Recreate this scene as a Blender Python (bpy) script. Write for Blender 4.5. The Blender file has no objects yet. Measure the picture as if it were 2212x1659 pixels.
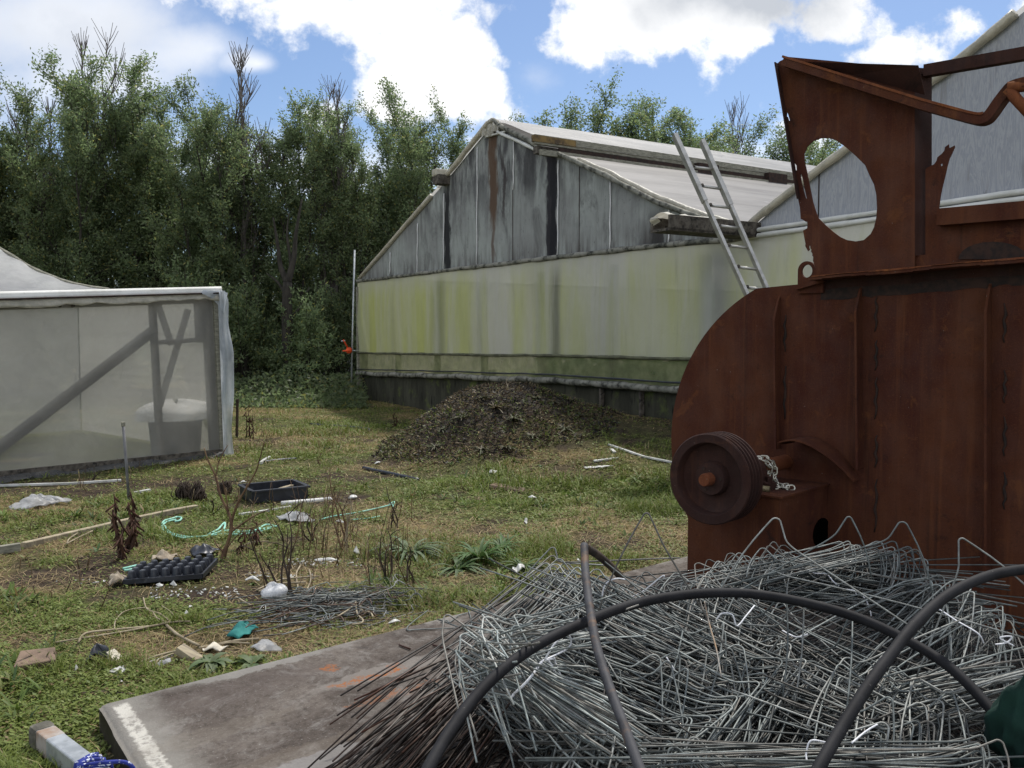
import bpy, math, random
import numpy as np
from mathutils import Vector, Matrix
from mathutils.geometry import tessellate_polygon
R = random.Random(11)
rng = np.random.default_rng(11)
S = bpy.context.scene
C = S.collection
# ---------------------------------------------------------------- camera, sky, sun, exposure
FOC, CX, CY, HOR = 1912.0, 1106.0, 829.5, 722.0        # photograph measured on a 2212 px wide copy
PITCH = math.atan((CY - HOR) / FOC)
EYE = Vector((0, 0, 1.6))
cd = bpy.data.cameras.new('camera'); cam = bpy.data.objects.new('camera', cd); C.objects.link(cam)
cam.location = EYE; cam.rotation_euler = (math.pi/2 - PITCH, 0, 0)
cd.sensor_width = 36; cd.lens = 36*FOC/2212; cd.clip_start = .05; cd.clip_end = 2000
S.camera = cam
S.view_settings.view_transform = 'Standard'; S.view_settings.look = 'None'
S.view_settings.exposure = 0.27; S.view_settings.gamma = 1
S.cycles.max_bounces = 8; S.cycles.transparent_max_bounces = 16; S.cycles.use_denoising = True
SUN_EL, SUN_AZ = math.radians(58), math.radians(22)     # azimuth from +Y towards +X
sd = bpy.data.lights.new('sun', 'SUN'); so = bpy.data.objects.new('sun', sd); C.objects.link(so)
sd.energy = 3.6; sd.angle = math.radians(5); sd.color = (1, .955, .88)
sdir = Vector((math.sin(SUN_AZ)*math.cos(SUN_EL), math.cos(SUN_AZ)*math.cos(SUN_EL), math.sin(SUN_EL)))
so.rotation_euler = sdir.to_track_quat('Z', 'Y').to_euler(); so.location = (5, 10, 30)

def sky():
    w = bpy.data.worlds.new('World'); S.world = w; w.use_nodes = True
    t = w.node_tree; N = t.nodes; L = t.links; N.clear()
    def nd(k, **kw):
        n = N.new(k)
        for a, b in kw.items(): setattr(n, a, b)
        return n
    def setin(n, i, v):
        if hasattr(v, 'is_linked') or isinstance(v, bpy.types.NodeSocket): L.new(v, n.inputs[i])
        else: n.inputs[i].default_value = v
    def m(op, a, b=None, c=None, clamp=False):
        n = nd('ShaderNodeMath', operation=op, use_clamp=clamp)
        setin(n, 0, a)
        if b is not None: setin(n, 1, b)
        if c is not None: setin(n, 2, c)
        return n.outputs[0]
    def vm(op, a, b):
        n = nd('ShaderNodeVectorMath', operation=op); setin(n, 0, a); setin(n, 1, b); return n
    def mr(v, a, b, c=0., d=1.):
        n = nd('ShaderNodeMapRange', interpolation_type='SMOOTHSTEP'); setin(n, 0, v)
        n.inputs[1].default_value = a; n.inputs[2].default_value = b; n.inputs[3].default_value = c; n.inputs[4].default_value = d
        return n.outputs[0]
    sk = nd('ShaderNodeTexSky', sky_type='NISHITA'); sk.sun_disc = False
    sk.sun_elevation = SUN_EL; sk.sun_rotation = SUN_AZ; sk.air_density = 1.0; sk.dust_density = .6; sk.ozone_density = 1.6
    tc = nd('ShaderNodeTexCoord'); D = tc.outputs['Generated']
    sep = nd('ShaderNodeSeparateXYZ'); L.new(D, sep.inputs[0])
    x, y, z = sep.outputs
    yy = m('MAXIMUM', y, .08)
    u = m('DIVIDE', x, yy); v = m('DIVIDE', z, yy)
    cb = nd('ShaderNodeCombineXYZ'); L.new(u, cb.inputs[0]); L.new(v, cb.inputs[1]); UV = cb.outputs[0]
    def noise(vec, sc, det, rough=.55, dist=0):
        n = nd('ShaderNodeTexNoise'); L.new(vec, n.inputs['Vector']); n.inputs['Scale'].default_value = sc
        n.inputs['Detail'].default_value = det; n.inputs['Roughness'].default_value = rough; n.inputs['Distortion'].default_value = dist
        return n
    warp = noise(UV, 9, 6); wv = vm('SUBTRACT', warp.outputs['Color'], (.5, .5, .5)).outputs[0]
    sc = nd('ShaderNodeVectorMath', operation='SCALE'); L.new(wv, sc.inputs[0]); sc.inputs[3].default_value = .10
    UVw = vm('ADD', UV, sc.outputs[0]).outputs[0]
    fine = noise(UV, 26, 8, .62).outputs[0]
    big = noise(UV, 5, 7, .6).outputs[0]
    def blobs(lst, vec):
        tot = None
        for (px, py, rx, ry, wt) in lst:
            u0, v0 = (px-CX)/FOC, (HOR-py)/FOC
            a = vm('SUBTRACT', vec, (u0, v0, 0)).outputs[0]
            b = vm('MULTIPLY', a, (FOC/rx, FOC/ry, 0)).outputs[0]
            ln = nd('ShaderNodeVectorMath', operation='LENGTH'); L.new(b, ln.inputs[0])
            f = m('MULTIPLY', m('SUBTRACT', 1.0, ln.outputs['Value'], clamp=True), wt)
            tot = f if tot is None else m('ADD', tot, f)
        return tot
    hard = blobs([(900,40,230,150,1.5),(620,10,300,120,1.2),(330,-10,280,110,.8),(940,180,180,130,1.7),(850,205,120,70,1.3),(1035,250,120,90,1.4),(1000,130,110,110,1.3),
                  (1265,95,110,95,1.7),(1350,10,220,80,1.1),(1550,30,400,110,1.5),(1595,105,70,62,1.4),(1528,150,48,58,1.2),(1440,75,130,75,1.0),(1820,40,120,70,1.4),
                  (1930,115,85,70,1.7),(1870,140,90,50,1.3),(2065,80,90,55,1.4),(2005,120,50,35,.9),(1730,310,140,70,1.2),(700,265,130,75,.9),(2190,40,70,50,.9),], UVw)
    soft = blobs([(150,70,480,190,.95),(300,200,300,90,.5),(60,250,260,90,.5),(480,350,900,130,.7),(1500,420,1200,140,.55),(1150,180,120,60,.25),(1650,330,250,70,.5),(570,150,90,36,.75),(470,120,160,60,.5)], UV)
    hm = mr(m('ADD', hard, m('MULTIPLY', m('SUBTRACT', fine, .5), 2.4)), .34, 1.2)
    sm = m('MULTIPLY', mr(m('ADD', soft, m('MULTIPLY', m('SUBTRACT', big, .5), 1.5)), .15, 1.0), .80)
    front = m('MAXIMUM', hm, sm)
    gen = noise(D, 2.6, 8, .6).outputs[0]
    genm = mr(gen, .44, .60)
    isf = m('MULTIPLY', mr(y, .08, .3), m('SUBTRACT', 1.0, mr(v, .42, .75)))
    mx = nd('ShaderNodeMix', data_type='FLOAT'); L.new(isf, mx.inputs[0]); L.new(genm, mx.inputs[2]); L.new(front, mx.inputs[3])
    mask = mx.outputs[0]
    grey = m('MULTIPLY', blobs([(1590,10,330,95,1.6),(230,120,300,130,.2),(60,60,250,140,.2),(930,215,90,40,.3)], UVw), mr(big, .3, .6, .6, 1.))
    cr = nd('ShaderNodeMix', data_type='RGBA'); L.new(m('MINIMUM', m('ADD', grey, mr(big, .45, .7, 0, .30)), 1.0), cr.inputs[0])
    cr.inputs[6].default_value = (1.0, 1.0, 1.0, 1); cr.inputs[7].default_value = (.50, .53, .58, 1)
    ti = nd('ShaderNodeMix', data_type='RGBA', blend_type='MULTIPLY'); ti.inputs[0].default_value = 1; L.new(sk.outputs[0], ti.inputs[6]); ti.inputs[7].default_value = (.90, .96, 1.07, 1)
    b1 = nd('ShaderNodeBackground'); L.new(ti.outputs[2], b1.inputs[0]); b1.inputs[1].default_value = .095
    b2 = nd('ShaderNodeBackground'); L.new(cr.outputs[2], b2.inputs[0]); L.new(m('ADD', m('MULTIPLY', isf, -.42), 1.42), b2.inputs[1])
    ms = nd('ShaderNodeMixShader'); L.new(mask, ms.inputs[0]); L.new(b1.outputs[0], ms.inputs[1]); L.new(b2.outputs[0], ms.inputs[2])
    out = nd('ShaderNodeOutputWorld'); L.new(ms.outputs[0], out.inputs[0])
sky()
# ---------------------------------------------------------------- measuring helpers
cp, sp_ = math.cos(PITCH), math.sin(PITCH)
def ray(x, y):
    u, v = (x-CX)/FOC, -(y-CY)/FOC
    return Vector((u, cp + v*sp_, -sp_ + v*cp))
def P(x, y, Y):
    d = ray(x, y); return EYE + d*(Y/d.y)
def flat(x, y, z=0.):
    d = ray(x, y); return EYE + d*((z-EYE.z)/d.z)
def on_plane(x, y, p0, n):
    d = ray(x, y); return EYE + d*((p0-EYE).dot(n)/d.dot(n))
def sstep(a, b, x):
    t = np.clip((x-a)/(b-a), 0, 1); return t*t*(3-2*t)
_tab = np.random.default_rng(5).random((256, 256))
def vnoise(x, y, sc, seed=0):
    x = np.asarray(x, float)*sc + seed*17.3; y = np.asarray(y, float)*sc + seed*9.1
    i, j = np.floor(x).astype(int), np.floor(y).astype(int); fx, fy = x-i, y-j
    fx = fx*fx*(3-2*fx); fy = fy*fy*(3-2*fy)
    a = _tab[i % 256, j % 256]; b = _tab[(i+1) % 256, j % 256]; c = _tab[i % 256, (j+1) % 256]; d = _tab[(i+1) % 256, (j+1) % 256]
    return (a*(1-fx)+b*fx)*(1-fy) + (c*(1-fx)+d*fx)*fy
def fbm(x, y, sc, seed=0, o=4):
    t = 0; a = .5
    for k in range(o): t = t + a*vnoise(x, y, sc*2**k, seed+k); a *= .5
    return t/(1-.5**o)
MX, MY = -.45, 12.3
def mound_h(x, y):
    x = np.asarray(x, float); y = np.asarray(y, float)
    dx = x-MX; dy = y-MY
    rx = np.where(dx < 0, 1.6, 2.3); ry = np.where(dy < 0, 2.3, 1.9)
    w = 1 + .35*(fbm(x, y, .9, 3)-.5)
    r = np.clip(np.sqrt((dx/rx)**2+(dy/ry)**2)*w, 0, 1)
    return .76*((np.cos(np.pi*r)+1)/2)**.9 * (1+.12*(fbm(x, y, 3, 8)-.5))
def ground(x, y):
    x = np.asarray(x, float); y = np.asarray(y, float)
    rise = .42*sstep(8.3, 12, y)*sstep(-1.5, 1.5, x)*(1-sstep(13.5, 19, y))
    near = 1-sstep(20, 40, y)
    return rise + mound_h(x, y) + near*(.05*(fbm(x, y, .8, 1)-.5) + .035*(fbm(x, y, 4, 2)-.5))
def gz(x, y): return float(ground(x, y))
def G(x, y):
    d = ray(x, y); t = 1.5
    while t < 200:
        p = EYE + d*t
        if p.z < gz(p.x, p.y):
            for _ in range(12):
                t -= .02
                p = EYE+d*t
                if p.z > gz(p.x, p.y): break
            return p
        t += .03 + t*.002
    return flat(x, y)
# ---------------------------------------------------------------- object helpers
WL = {}
def tag(o, label=None, cat=None, group=None, kind=None):
    if label: o['label'] = label
    if cat: o['category'] = cat
    if group: o['group'] = group
    if kind: o['kind'] = kind
    return o
def thing(name, loc, label, cat, group=None):
    o = bpy.data.objects.new(name, None); C.objects.link(o); o.empty_display_size = .1
    o.location = loc; WL[o] = Vector(loc); tag(o, label, cat, group); return o
def link_mesh(name, me, parent, mat, origin):
    o = bpy.data.objects.new(name, me); C.objects.link(o)
    if mat: me.materials.append(mat)
    if parent: o.parent = parent; WL[o] = WL[parent].copy()
    else: o.location = origin; WL[o] = Vector(origin)
    return o
def mesh_np(name, V, Q, mat=None, parent=None, col=None, smooth=False, uv=None, origin=None):
    V = np.asarray(V, float); Q = np.asarray(Q, np.int32)
    if parent is not None: og = np.array(WL[parent])
    elif origin is not None: og = np.array(origin)
    else: og = np.array([(V[:, 0].min()+V[:, 0].max())/2, (V[:, 1].min()+V[:, 1].max())/2, V[:, 2].min()])
    me = bpy.data.meshes.new(name)
    k = Q.shape[1]; n = len(Q)
    me.vertices.add(len(V)); me.vertices.foreach_set('co', (V-og).astype(np.float32).ravel())
    me.loops.add(n*k); me.loops.foreach_set('vertex_index', Q.ravel())
    me.polygons.add(n); me.polygons.foreach_set('loop_start', np.arange(0, n*k, k, dtype=np.int32))
    if smooth: me.polygons.foreach_set('use_smooth', np.ones(n, bool))
    if col is not None:
        at = me.color_attributes.new('col', 'FLOAT_COLOR', 'POINT')
        c4 = np.ones((len(V), 4), np.float32); c4[:, :3] = col; at.data.foreach_set('color', c4.ravel())
    me.update(calc_edges=True); me.validate()
    return link_mesh(name, me, parent, mat, og)
class MB:
    def __init__(s): s.v = []; s.f = []; s.c = []; s.uv = {}
    def add(s, vs, fs, col=None):
        b = len(s.v); s.v += [tuple(q) for q in vs]; s.f += [tuple(b+i for i in f) for f in fs]
        s.c += [col or (1, 1, 1)]*len(vs)
        return b
    def hexa(s, p):                       # 8 corners: bottom 4 ccw, top 4
        s.add(p, [(3,2,1,0),(4,5,6,7),(0,1,5,4),(1,2,6,5),(2,3,7,6),(3,0,4,7)])
    def box(s, c, dx, dy, dz):            # c centre, half-extent vectors
        c, dx, dy, dz = map(Vector, (c, dx, dy, dz))
        s.hexa([c-dx-dy-dz, c+dx-dy-dz, c+dx+dy-dz, c-dx+dy-dz, c-dx-dy+dz, c+dx-dy+dz, c+dx+dy+dz, c-dx+dy+dz])
    def beam(s, a, b, w, h, up=(0, 0, 1)):
        a, b, up = Vector(a), Vector(b), Vector(up)
        d = (b-a).normalized(); x = d.cross(up)
        if x.length < 1e-4: x = d.cross(Vector((1, 0, 0)))
        x.normalize(); z = x.cross(d).normalized()
        s.box((a+b)/2, d*((b-a).length/2), x*(w/2), z*(h/2))
    def tube(s, pts, r, n=6, cols=None, caps=True):
        pts = [Vector(q) for q in pts]; m = len(pts)
        rs = r if hasattr(r, '__len__') else [r]*m
        t0 = (pts[1]-pts[0]).normalized()
        nx = t0.orthogonal().normalized(); base = len(s.v)
        for i, q in enumerate(pts):
            t = (pts[min(i+1, m-1)]-pts[max(i-1, 0)])
            if t.length < 1e-7: t = t0
            t = t.normalized()
            nx = nx - t*nx.dot(t)
            if nx.length < 1e-5: nx = t.orthogonal()
            nx.normalize(); ny = t.cross(nx)
            for k in range(n):
                a = 2*math.pi*k/n
                s.v.append(tuple(q + (nx*math.cos(a)+ny*math.sin(a))*rs[i])); s.c.append(cols[i] if cols else (1, 1, 1))
        for i in range(m-1):
            for k in range(n):
                k2 = (k+1) % n
                s.f.append((base+i*n+k, base+i*n+k2, base+(i+1)*n+k2, base+(i+1)*n+k))
        if caps:
            s.f.append(tuple(base+k for k in range(n-1, -1, -1))); s.f.append(tuple(base+(m-1)*n+k for k in range(n)))
    def prism(s, outer, holes, off):      # outer / holes: 3d loops, off: thickness vector
        off = Vector(off); loops = [[Vector(q) for q in outer]]+[[Vector(q) for q in h] for h in holes]
        tri = tessellate_polygon(loops); al = [q for l in loops for q in l]; n = len(al)
        b = s.add(al+[q+off for q in al], [])
        for t in tri:
            s.f.append((b+t[0], b+t[1], b+t[2])); s.f.append((b+n+t[2], b+n+t[1], b+n+t[0]))
        o = 0
        for l in loops:
            m = len(l)
            for i in range(m):
                j = (i+1) % m; s.f.append((b+o+i, b+o+j, b+n+o+j, b+n+o+i))
            o += m
    def lathe(s, prof, c, ax, n=40, closed=False):
        c, ax = Vector(c), Vector(ax).normalized(); e1 = ax.orthogonal().normalized(); e2 = ax.cross(e1)
        b = len(s.v); m = len(prof)
        for (r, a) in prof:
            for k in range(n):
                t = 2*math.pi*k/n; s.v.append(tuple(c+ax*a+(e1*math.cos(t)+e2*math.sin(t))*r)); s.c.append((1, 1, 1))
        for i in range(m-(0 if closed else 1)):
            i2 = (i+1) % m
            for k in range(n):
                k2 = (k+1) % n; s.f.append((b+i*n+k, b+i2*n+k, b+i2*n+k2, b+i*n+k2))
    def grid(s, fn, nu, nv):
        b = len(s.v)
        for i in range(nu+1):
            for j in range(nv+1): s.v.append(tuple(fn(i/nu, j/nv))); s.c.append((1, 1, 1))
        for i in range(nu):
            for j in range(nv):
                q = b+i*(nv+1)+j; s.f.append((q, q+nv+1, q+nv+2, q+1))
    def build(s, name, mat=None, parent=None, smooth=False, uvf=None, col=False, bevel=0, solid=0, origin=None):
        V = np.array(s.v)
        if parent is not None: og = WL[parent]
        elif origin is not None: og = Vector(origin)
        else: og = Vector(((V[:, 0].min()+V[:, 0].max())/2, (V[:, 1].min()+V[:, 1].max())/2, V[:, 2].min()))
        me = bpy.data.meshes.new(name)
        me.from_pydata([tuple(np.array(q)-np.array(og)) for q in s.v], [], s.f)
        if smooth:
            me.polygons.foreach_set('use_smooth', np.ones(len(me.polygons), bool))
            if smooth == 'auto': me.set_sharp_from_angle(angle=math.radians(40))
        if uvf:
            ul = me.uv_layers.new(name='UVMap')
            li = np.zeros(len(me.loops), np.int32); me.loops.foreach_get('vertex_index', li)
            U = np.array([uvf(Vector(q)) for q in s.v], np.float32); ul.data.foreach_set('uv', U[li].ravel())
        if col:
            at = me.color_attributes.new('col', 'FLOAT_COLOR', 'POINT')
            c4 = np.ones((len(s.v), 4), np.float32); c4[:, :3] = np.array(s.c); at.data.foreach_set('color', c4.ravel())
        o = link_mesh(name, me, parent, mat, og)
        if solid:
            md = o.modifiers.new('solid', 'SOLIDIFY'); md.thickness = solid; md.offset = 0
        if bevel:
            md = o.modifiers.new('bevel', 'BEVEL'); md.width = bevel; md.segments = 2; md.limit_method = 'ANGLE'
        return o
def smooth_path(pts, k=6):
    pts = [Vector(q) for q in pts]; out = []
    for i in range(len(pts)-1):
        p0, p1, p2, p3 = pts[max(i-1, 0)], pts[i], pts[i+1], pts[min(i+2, len(pts)-1)]
        for j in range(k):
            t = j/k
            out.append(.5*((2*p1)+(p2-p0)*t+(2*p0-5*p1+4*p2-p3)*t*t+(3*p1-p0-3*p2+p3)*t**3))
    out.append(pts[-1]); return out
# ---------------------------------------------------------------- materials
class NT:
    def __init__(s, name):
        s.m = bpy.data.materials.new(name); s.m.use_nodes = True; s.t = s.m.node_tree; s.t.nodes.clear()
        s.out = s.n('ShaderNodeOutputMaterial')
    def n(s, k, **kw):
        q = s.t.nodes.new(k)
        for a, b in kw.items(): setattr(q, a, b)
        return q
    def set(s, sock, v):
        if isinstance(v, bpy.types.NodeSocket): s.t.links.new(v, sock)
        elif isinstance(v, tuple) and len(v) == 3 and sock.type == 'RGBA': sock.default_value = (*v, 1)
        else: sock.default_value = v
    def math(s, op, a, b=0., clamp=False):
        q = s.n('ShaderNodeMath', operation=op, use_clamp=clamp); s.set(q.inputs[0], a); s.set(q.inputs[1], b); return q.outputs[0]
    def mr(s, v, a, b, c=0., d=1.):
        q = s.n('ShaderNodeMapRange', interpolation_type='SMOOTHSTEP'); s.set(q.inputs[0], v)
        for i, w in enumerate((a, b, c, d)): q.inputs[i+1].default_value = w
        return q.outputs[0]
    def mix(s, f, a, b, mode='MIX'):
        q = s.n('ShaderNodeMix', data_type='RGBA', blend_type=mode); s.set(q.inputs[0], f); s.set(q.inputs[6], a); s.set(q.inputs[7], b); return q.outputs[2]
    def coord(s, which='Object', sc=(1, 1, 1)):
        q = s.n('ShaderNodeTexCoord'); mp = s.n('ShaderNodeMapping'); s.t.links.new(q.outputs[which], mp.inputs[0]); mp.inputs[3].default_value = sc
        return mp.outputs[0]
    def noise(s, vec, sc, det=5, rough=.55, dist=0):
        q = s.n('ShaderNodeTexNoise'); s.t.links.new(vec, q.inputs[0]); q.inputs['Scale'].default_value = sc
        q.inputs['Detail'].default_value = det; q.inputs['Roughness'].default_value = rough; q.inputs['Distortion'].default_value = dist
        return q.outputs[0]
    def bump(s, h, st=.3, d=.01):
        q = s.n('ShaderNodeBump'); s.set(q.inputs['Height'], h); q.inputs['Strength'].default_value = st; q.inputs['Distance'].default_value = d; return q.outputs[0]
    def principled(s, col, rough=.8, metal=0., nrm=None, spec=.3):
        q = s.n('ShaderNodeBsdfPrincipled'); s.set(q.inputs['Base Color'], col); s.set(q.inputs['Roughness'], rough); s.set(q.inputs['Metallic'], metal)
        q.inputs['Specular IOR Level'].default_value = spec
        if nrm: s.t.links.new(nrm, q.inputs['Normal'])
        return q.outputs[0]
    def shmix(s, f, a, b):
        q = s.n('ShaderNodeMixShader'); s.set(q.inputs[0], f); s.t.links.new(a, q.inputs[1]); s.t.links.new(b, q.inputs[2]); return q.outputs[0]
    def done(s, sh): s.t.links.new(sh, s.out.inputs[0]); return s.m
def M(name, c1, c2=None, sc=6, rough=.8, metal=0., lo=.38, hi=.62, st=(1, 1, 1), bump=.25, bsc=40, bd=.004, spec=.3, c3=None, sc3=30, lo3=.55, hi3=.7):
    t = NT(name); v = t.coord('Object', st); col = c1
    if c2: col = t.mix(t.mr(t.noise(v, sc, 6, .6), lo, hi), c1, c2)
    if c3: col = t.mix(t.mr(t.noise(v, sc3, 5, .65), lo3, hi3), col, c3)
    nb = t.bump(t.noise(v, bsc, 5, .6), bump, bd) if bump else None
    return t.done(t.principled(col, rough, metal, nb, spec))
def attr_mat(name, rough=.7, transl=.0, metal=0., spec=.3, grain=0., tint=(1, 1, 1)):
    t = NT(name); a = t.n('ShaderNodeAttribute', attribute_name='col'); col = a.outputs[0]
    if grain:
        col = t.mix(t.mr(t.noise(t.coord(), grain, 4, .6), .35, .65), col, t.mix(1., col, (.62, .6, .58), 'MULTIPLY'))
    sh = t.principled(col, rough, metal, None, spec)
    if transl:
        q = t.n('ShaderNodeBsdfTranslucent'); t.t.links.new(t.mix(1., col, tint, 'MULTIPLY'), q.inputs[0]); sh = t.shmix(transl, sh, q.outputs[0])
    return t.done(sh)
def film(name, col, clear=.3, transl=.45, col2=None, sc=2., st=(1, 1, 1), rough=.4, bump=.3, bsc=6, bd=.03, cvar=.15, which='Object', lo=.35, hi=.65):
    t = NT(name); v = t.coord(which, st); n1 = t.noise(v, sc, 6, .6)
    c = t.mix(t.mr(n1, lo, hi), col, col2) if col2 else col
    nb = t.bump(t.noise(t.coord(which, (1, 1, .45)), bsc, 5, .55, 1.), bump, bd)
    a = t.principled(c, rough, 0., nb, .45)
    q = t.n('ShaderNodeBsdfTranslucent'); t.set(q.inputs[0], c); t.t.links.new(nb, q.inputs['Normal'])
    b = t.shmix(transl, a, q.outputs[0])
    tr = t.n('ShaderNodeBsdfTransparent')
    f = t.mr(t.noise(v, sc*1.7, 4), .3, .7, max(0, clear-cvar), clear+cvar)
    return t.done(t.shmix(f, b, tr.outputs[0]))
def rust(name, c1, c2, dark=(.010, .006, .005)):
    t = NT(name); v = t.coord()
    col = t.mix(t.mr(t.noise(t.coord('Object', (1.6, 1.6, .5)), 2.2, 6, .6), .35, .68), c1, c2)
    col = t.mix(t.mr(t.noise(v, 120, 3, .7), .52, .75, 0, .6), col, (c2[0]*1.35, c2[1]*1.4, c2[2]*1.3))
    col = t.mix(t.mr(t.noise(v, 75, 4, .7), .56, .76, 0, .6), col, dark)
    col = t.mix(t.mr(t.noise(t.coord('Object', (7, 7, .35)), 1.4, 5, .6), .56, .75, 0, .6), col, dark)
    col = t.mix(t.mr(t.noise(t.coord('Object', (16, 16, .6)), 1.2, 5, .65), .50, .76, 0, .7), col, (c2[0]*1.45, c2[1]*1.5, c2[2]*1.3))
    col = t.mix(t.mr(t.noise(v, 5.5, 8, .72, .4), .57, .66, 0, .55), col, (c2[0]*1.5, c2[1]*1.6, c2[2]*1.2))
    col = t.mix(t.mr(t.noise(v, 4.2, 8, .74, .6), .58, .70, 0, .7), col, dark)
    col = t.mix(t.mr(t.noise(v, 62, 2, .5), .775, .79), col, (.16, .13, .11))
    nb = t.bump(t.noise(v, 70, 6, .7), .45, .004)
    return t.done(t.principled(col, t.mr(t.noise(v, 8, 4), .3, .7, .72, .95), .0, nb, .25))
K = {}
K['rust'] = rust('rusted_steel', (.048, .0125, .0066), (.082, .027, .0112))
K['rust_bright'] = rust('orange_rust', (.12, .036, .015), (.17, .058, .022))
K['rust_dark'] = rust('dark_rust', (.026, .0115, .0095), (.042, .016, .011))
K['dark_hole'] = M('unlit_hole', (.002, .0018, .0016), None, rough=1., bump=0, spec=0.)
K['black_weld'] = M('painted_flange_shade', (.02, .014, .012), (.04, .022, .016), 20, .9)
K['pipe'] = M('black_polythene', (.008, .008, .0095), (.015, .015, .017), 9, .72, spec=.22, c3=(.16, .15, .14), sc3=55, lo3=.66, hi3=.75, bump=.15)
K['pipe_steel'] = M('grimy_steel_pipe', (.028, .028, .031), (.055, .055, .06), 9, .7, 0., c3=(.13, .08, .05), sc3=20, lo3=.5, hi3=.75, bump=.2)
K['wire'] = attr_mat('galvanised_wire', .55, 0, .25, .4, grain=40)
K['tie'] = M('white_plastic_tie', (.78, .79, .82), (.6, .61, .64), 20, .5)
K['green_cloth'] = M('dark_green_cloth', (.003, .018, .014), (.006, .03, .021), 8, .9, bsc=300, bump=.4)
K['teal_cloth'] = M('teal_cloth', (.012, .12, .115), (.03, .19, .17), 9, .85, bsc=200, bump=.3)
K['post_steel'] = M('dull_steel', (.10, .10, .105), (.16, .16, .165), 9, .6)
K['galv'] = M('galvanised_tube', (.30, .32, .33), (.44, .46, .47), 14, .45, .55, c3=(.22, .20, .17), sc3=9, lo3=.6, hi3=.8)
K['cap'] = M('perished_rubber_cap', (.08, .075, .06), (.16, .15, .12), 15, .85)
K['blue_rope'] = M('blue_flecked_rope', (.012, .02, .16), (.02, .035, .24), 30, .7, c3=(.6, .63, .7), sc3=70, lo3=.56, hi3=.6)
K['alu'] = M('aluminium', (.50, .49, .46), (.38, .37, .34), 10, .42, .6, c3=(.2, .19, .17), sc3=25, lo3=.62, hi3=.8)
K['chain'] = M('zinc_chain', (.60, .58, .50), (.42, .40, .33), 40, .35, .7)
K['brass'] = M('tarnished_brass', (.30, .25, .14), (.18, .15, .09), 30, .5, .5)
K['black_plastic'] = M('black_plastic', (.012, .014, .02), (.026, .03, .04), 12, .42, spec=.5, c3=(.11, .11, .12), sc3=14, lo3=.62, hi3=.8, bump=.1)
K['cell_hole'] = M('pale_dust', (.14, .15, .16), (.08, .085, .09), 30, .8)
K['pale_wood'] = M('pale_timber', (.36, .31, .21), (.24, .20, .14), 5, .8, st=(1, 6, 1), c3=(.16, .13, .1), sc3=12)
K['grey_wood'] = M('weathered_timber', (.26, .25, .20), (.16, .155, .12), 5, .85, st=(2, 2, 8), c3=(.07, .07, .05), sc3=9)
K['dark_wood'] = M('dark_stained_timber', (.065, .055, .045), (.13, .115, .095), 4, .85, st=(3, 3, 3), c3=(.02, .018, .016), sc3=6, lo3=.5, hi3=.65)
K['yellow_wood'] = M('ochre_timber', (.20, .135, .05), (.07, .05, .03), 6, .85)
K['white_pvc'] = M('dirty_white_pvc', (.58, .58, .56), (.40, .40, .37), 7, .45, c3=(.3, .29, .25), sc3=16, lo3=.64, hi3=.8)
K['white_bag'] = film('white_plastic_bag', (.78, .79, .80), .06, .3, (.62, .63, .64), 5, cvar=.05, bump=.6, bsc=16, bd=.02)
K['clear_film'] = film('clear_film_scrap', (.55, .56, .57), .32, .4, (.42, .42, .42), 6, bump=.6, bsc=14, bd=.02)
K['rope'] = M('mint_rope', (.24, .52, .42), (.34, .64, .53), 30, .75, c3=(.10, .28, .22), sc3=60, lo3=.58, hi3=.66)
K['stem'] = M('dead_brown_stem', (.10, .058, .035), (.17, .11, .06), 10, .9, c3=(.035, .022, .016), sc3=25)
K['stem_pale'] = M('dry_pale_stem', (.34, .29, .20), (.22, .18, .12), 9, .85)
K['stem_dark'] = M('blackened_stem', (.035, .026, .02), (.07, .05, .036), 10, .9)
K['red_stem'] = M('withered_reddish_leaves', (.045, .024, .017), (.085, .042, .026), 16, .9)
K['leaf'] = attr_mat('leaf', .5, .5, tint=(1.6, 1.75, 1.6))
K['grassm'] = attr_mat('grass_blades', .6, .25)
K['grey_twig'] = M('grey_twig', (.10, .088, .08), (.14, .125, .11), 8, .9)
K['bark'] = M('bark', (.028, .025, .021), (.05, .044, .036), 6, .95, st=(2, 2, .6), bump=.6, bsc=20, bd=.02)
K['rag'] = M('dirty_rag', (.34, .29, .22), (.22, .18, .135), 12, .9)
K['cream'] = M('cream_chip', (.62, .57, .46), (.48, .44, .36), 14, .8)
K['brown_chip'] = M('brown_offcut', (.20, .14, .10), (.12, .085, .06), 10, .85)
K['orange_paint'] = M('orange_paint', (.62, .10, .025), (.5, .08, .02), 12, .5)
K['white_strip'] = M('white_cord', (.75, .75, .74), (.6, .6, .6), 6, .7)
K['grey_trim'] = M('grimy_trim', (.24, .235, .20), (.13, .13, .105), 4, .8, c3=(.03, .03, .025), sc3=8, lo3=.48, hi3=.66)
K['white_trim'] = M('white_trim', (.66, .66, .63), (.54, .54, .5), 3, .6, c3=(.34, .33, .28), sc3=9, lo3=.6, hi3=.8)
K['beige_film'] = film('stained_beige_film', (.58, .55, .46), .06, .35, (.42, .40, .33), 7, cvar=.05, bump=.7, bsc=10, bd=.03)
K['corner_film'] = film('hanging_film', (.62, .66, .70), .20, .45, (.48, .53, .58), 2.5, bump=.5, bsc=7, bd=.03, cvar=.1)
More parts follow.
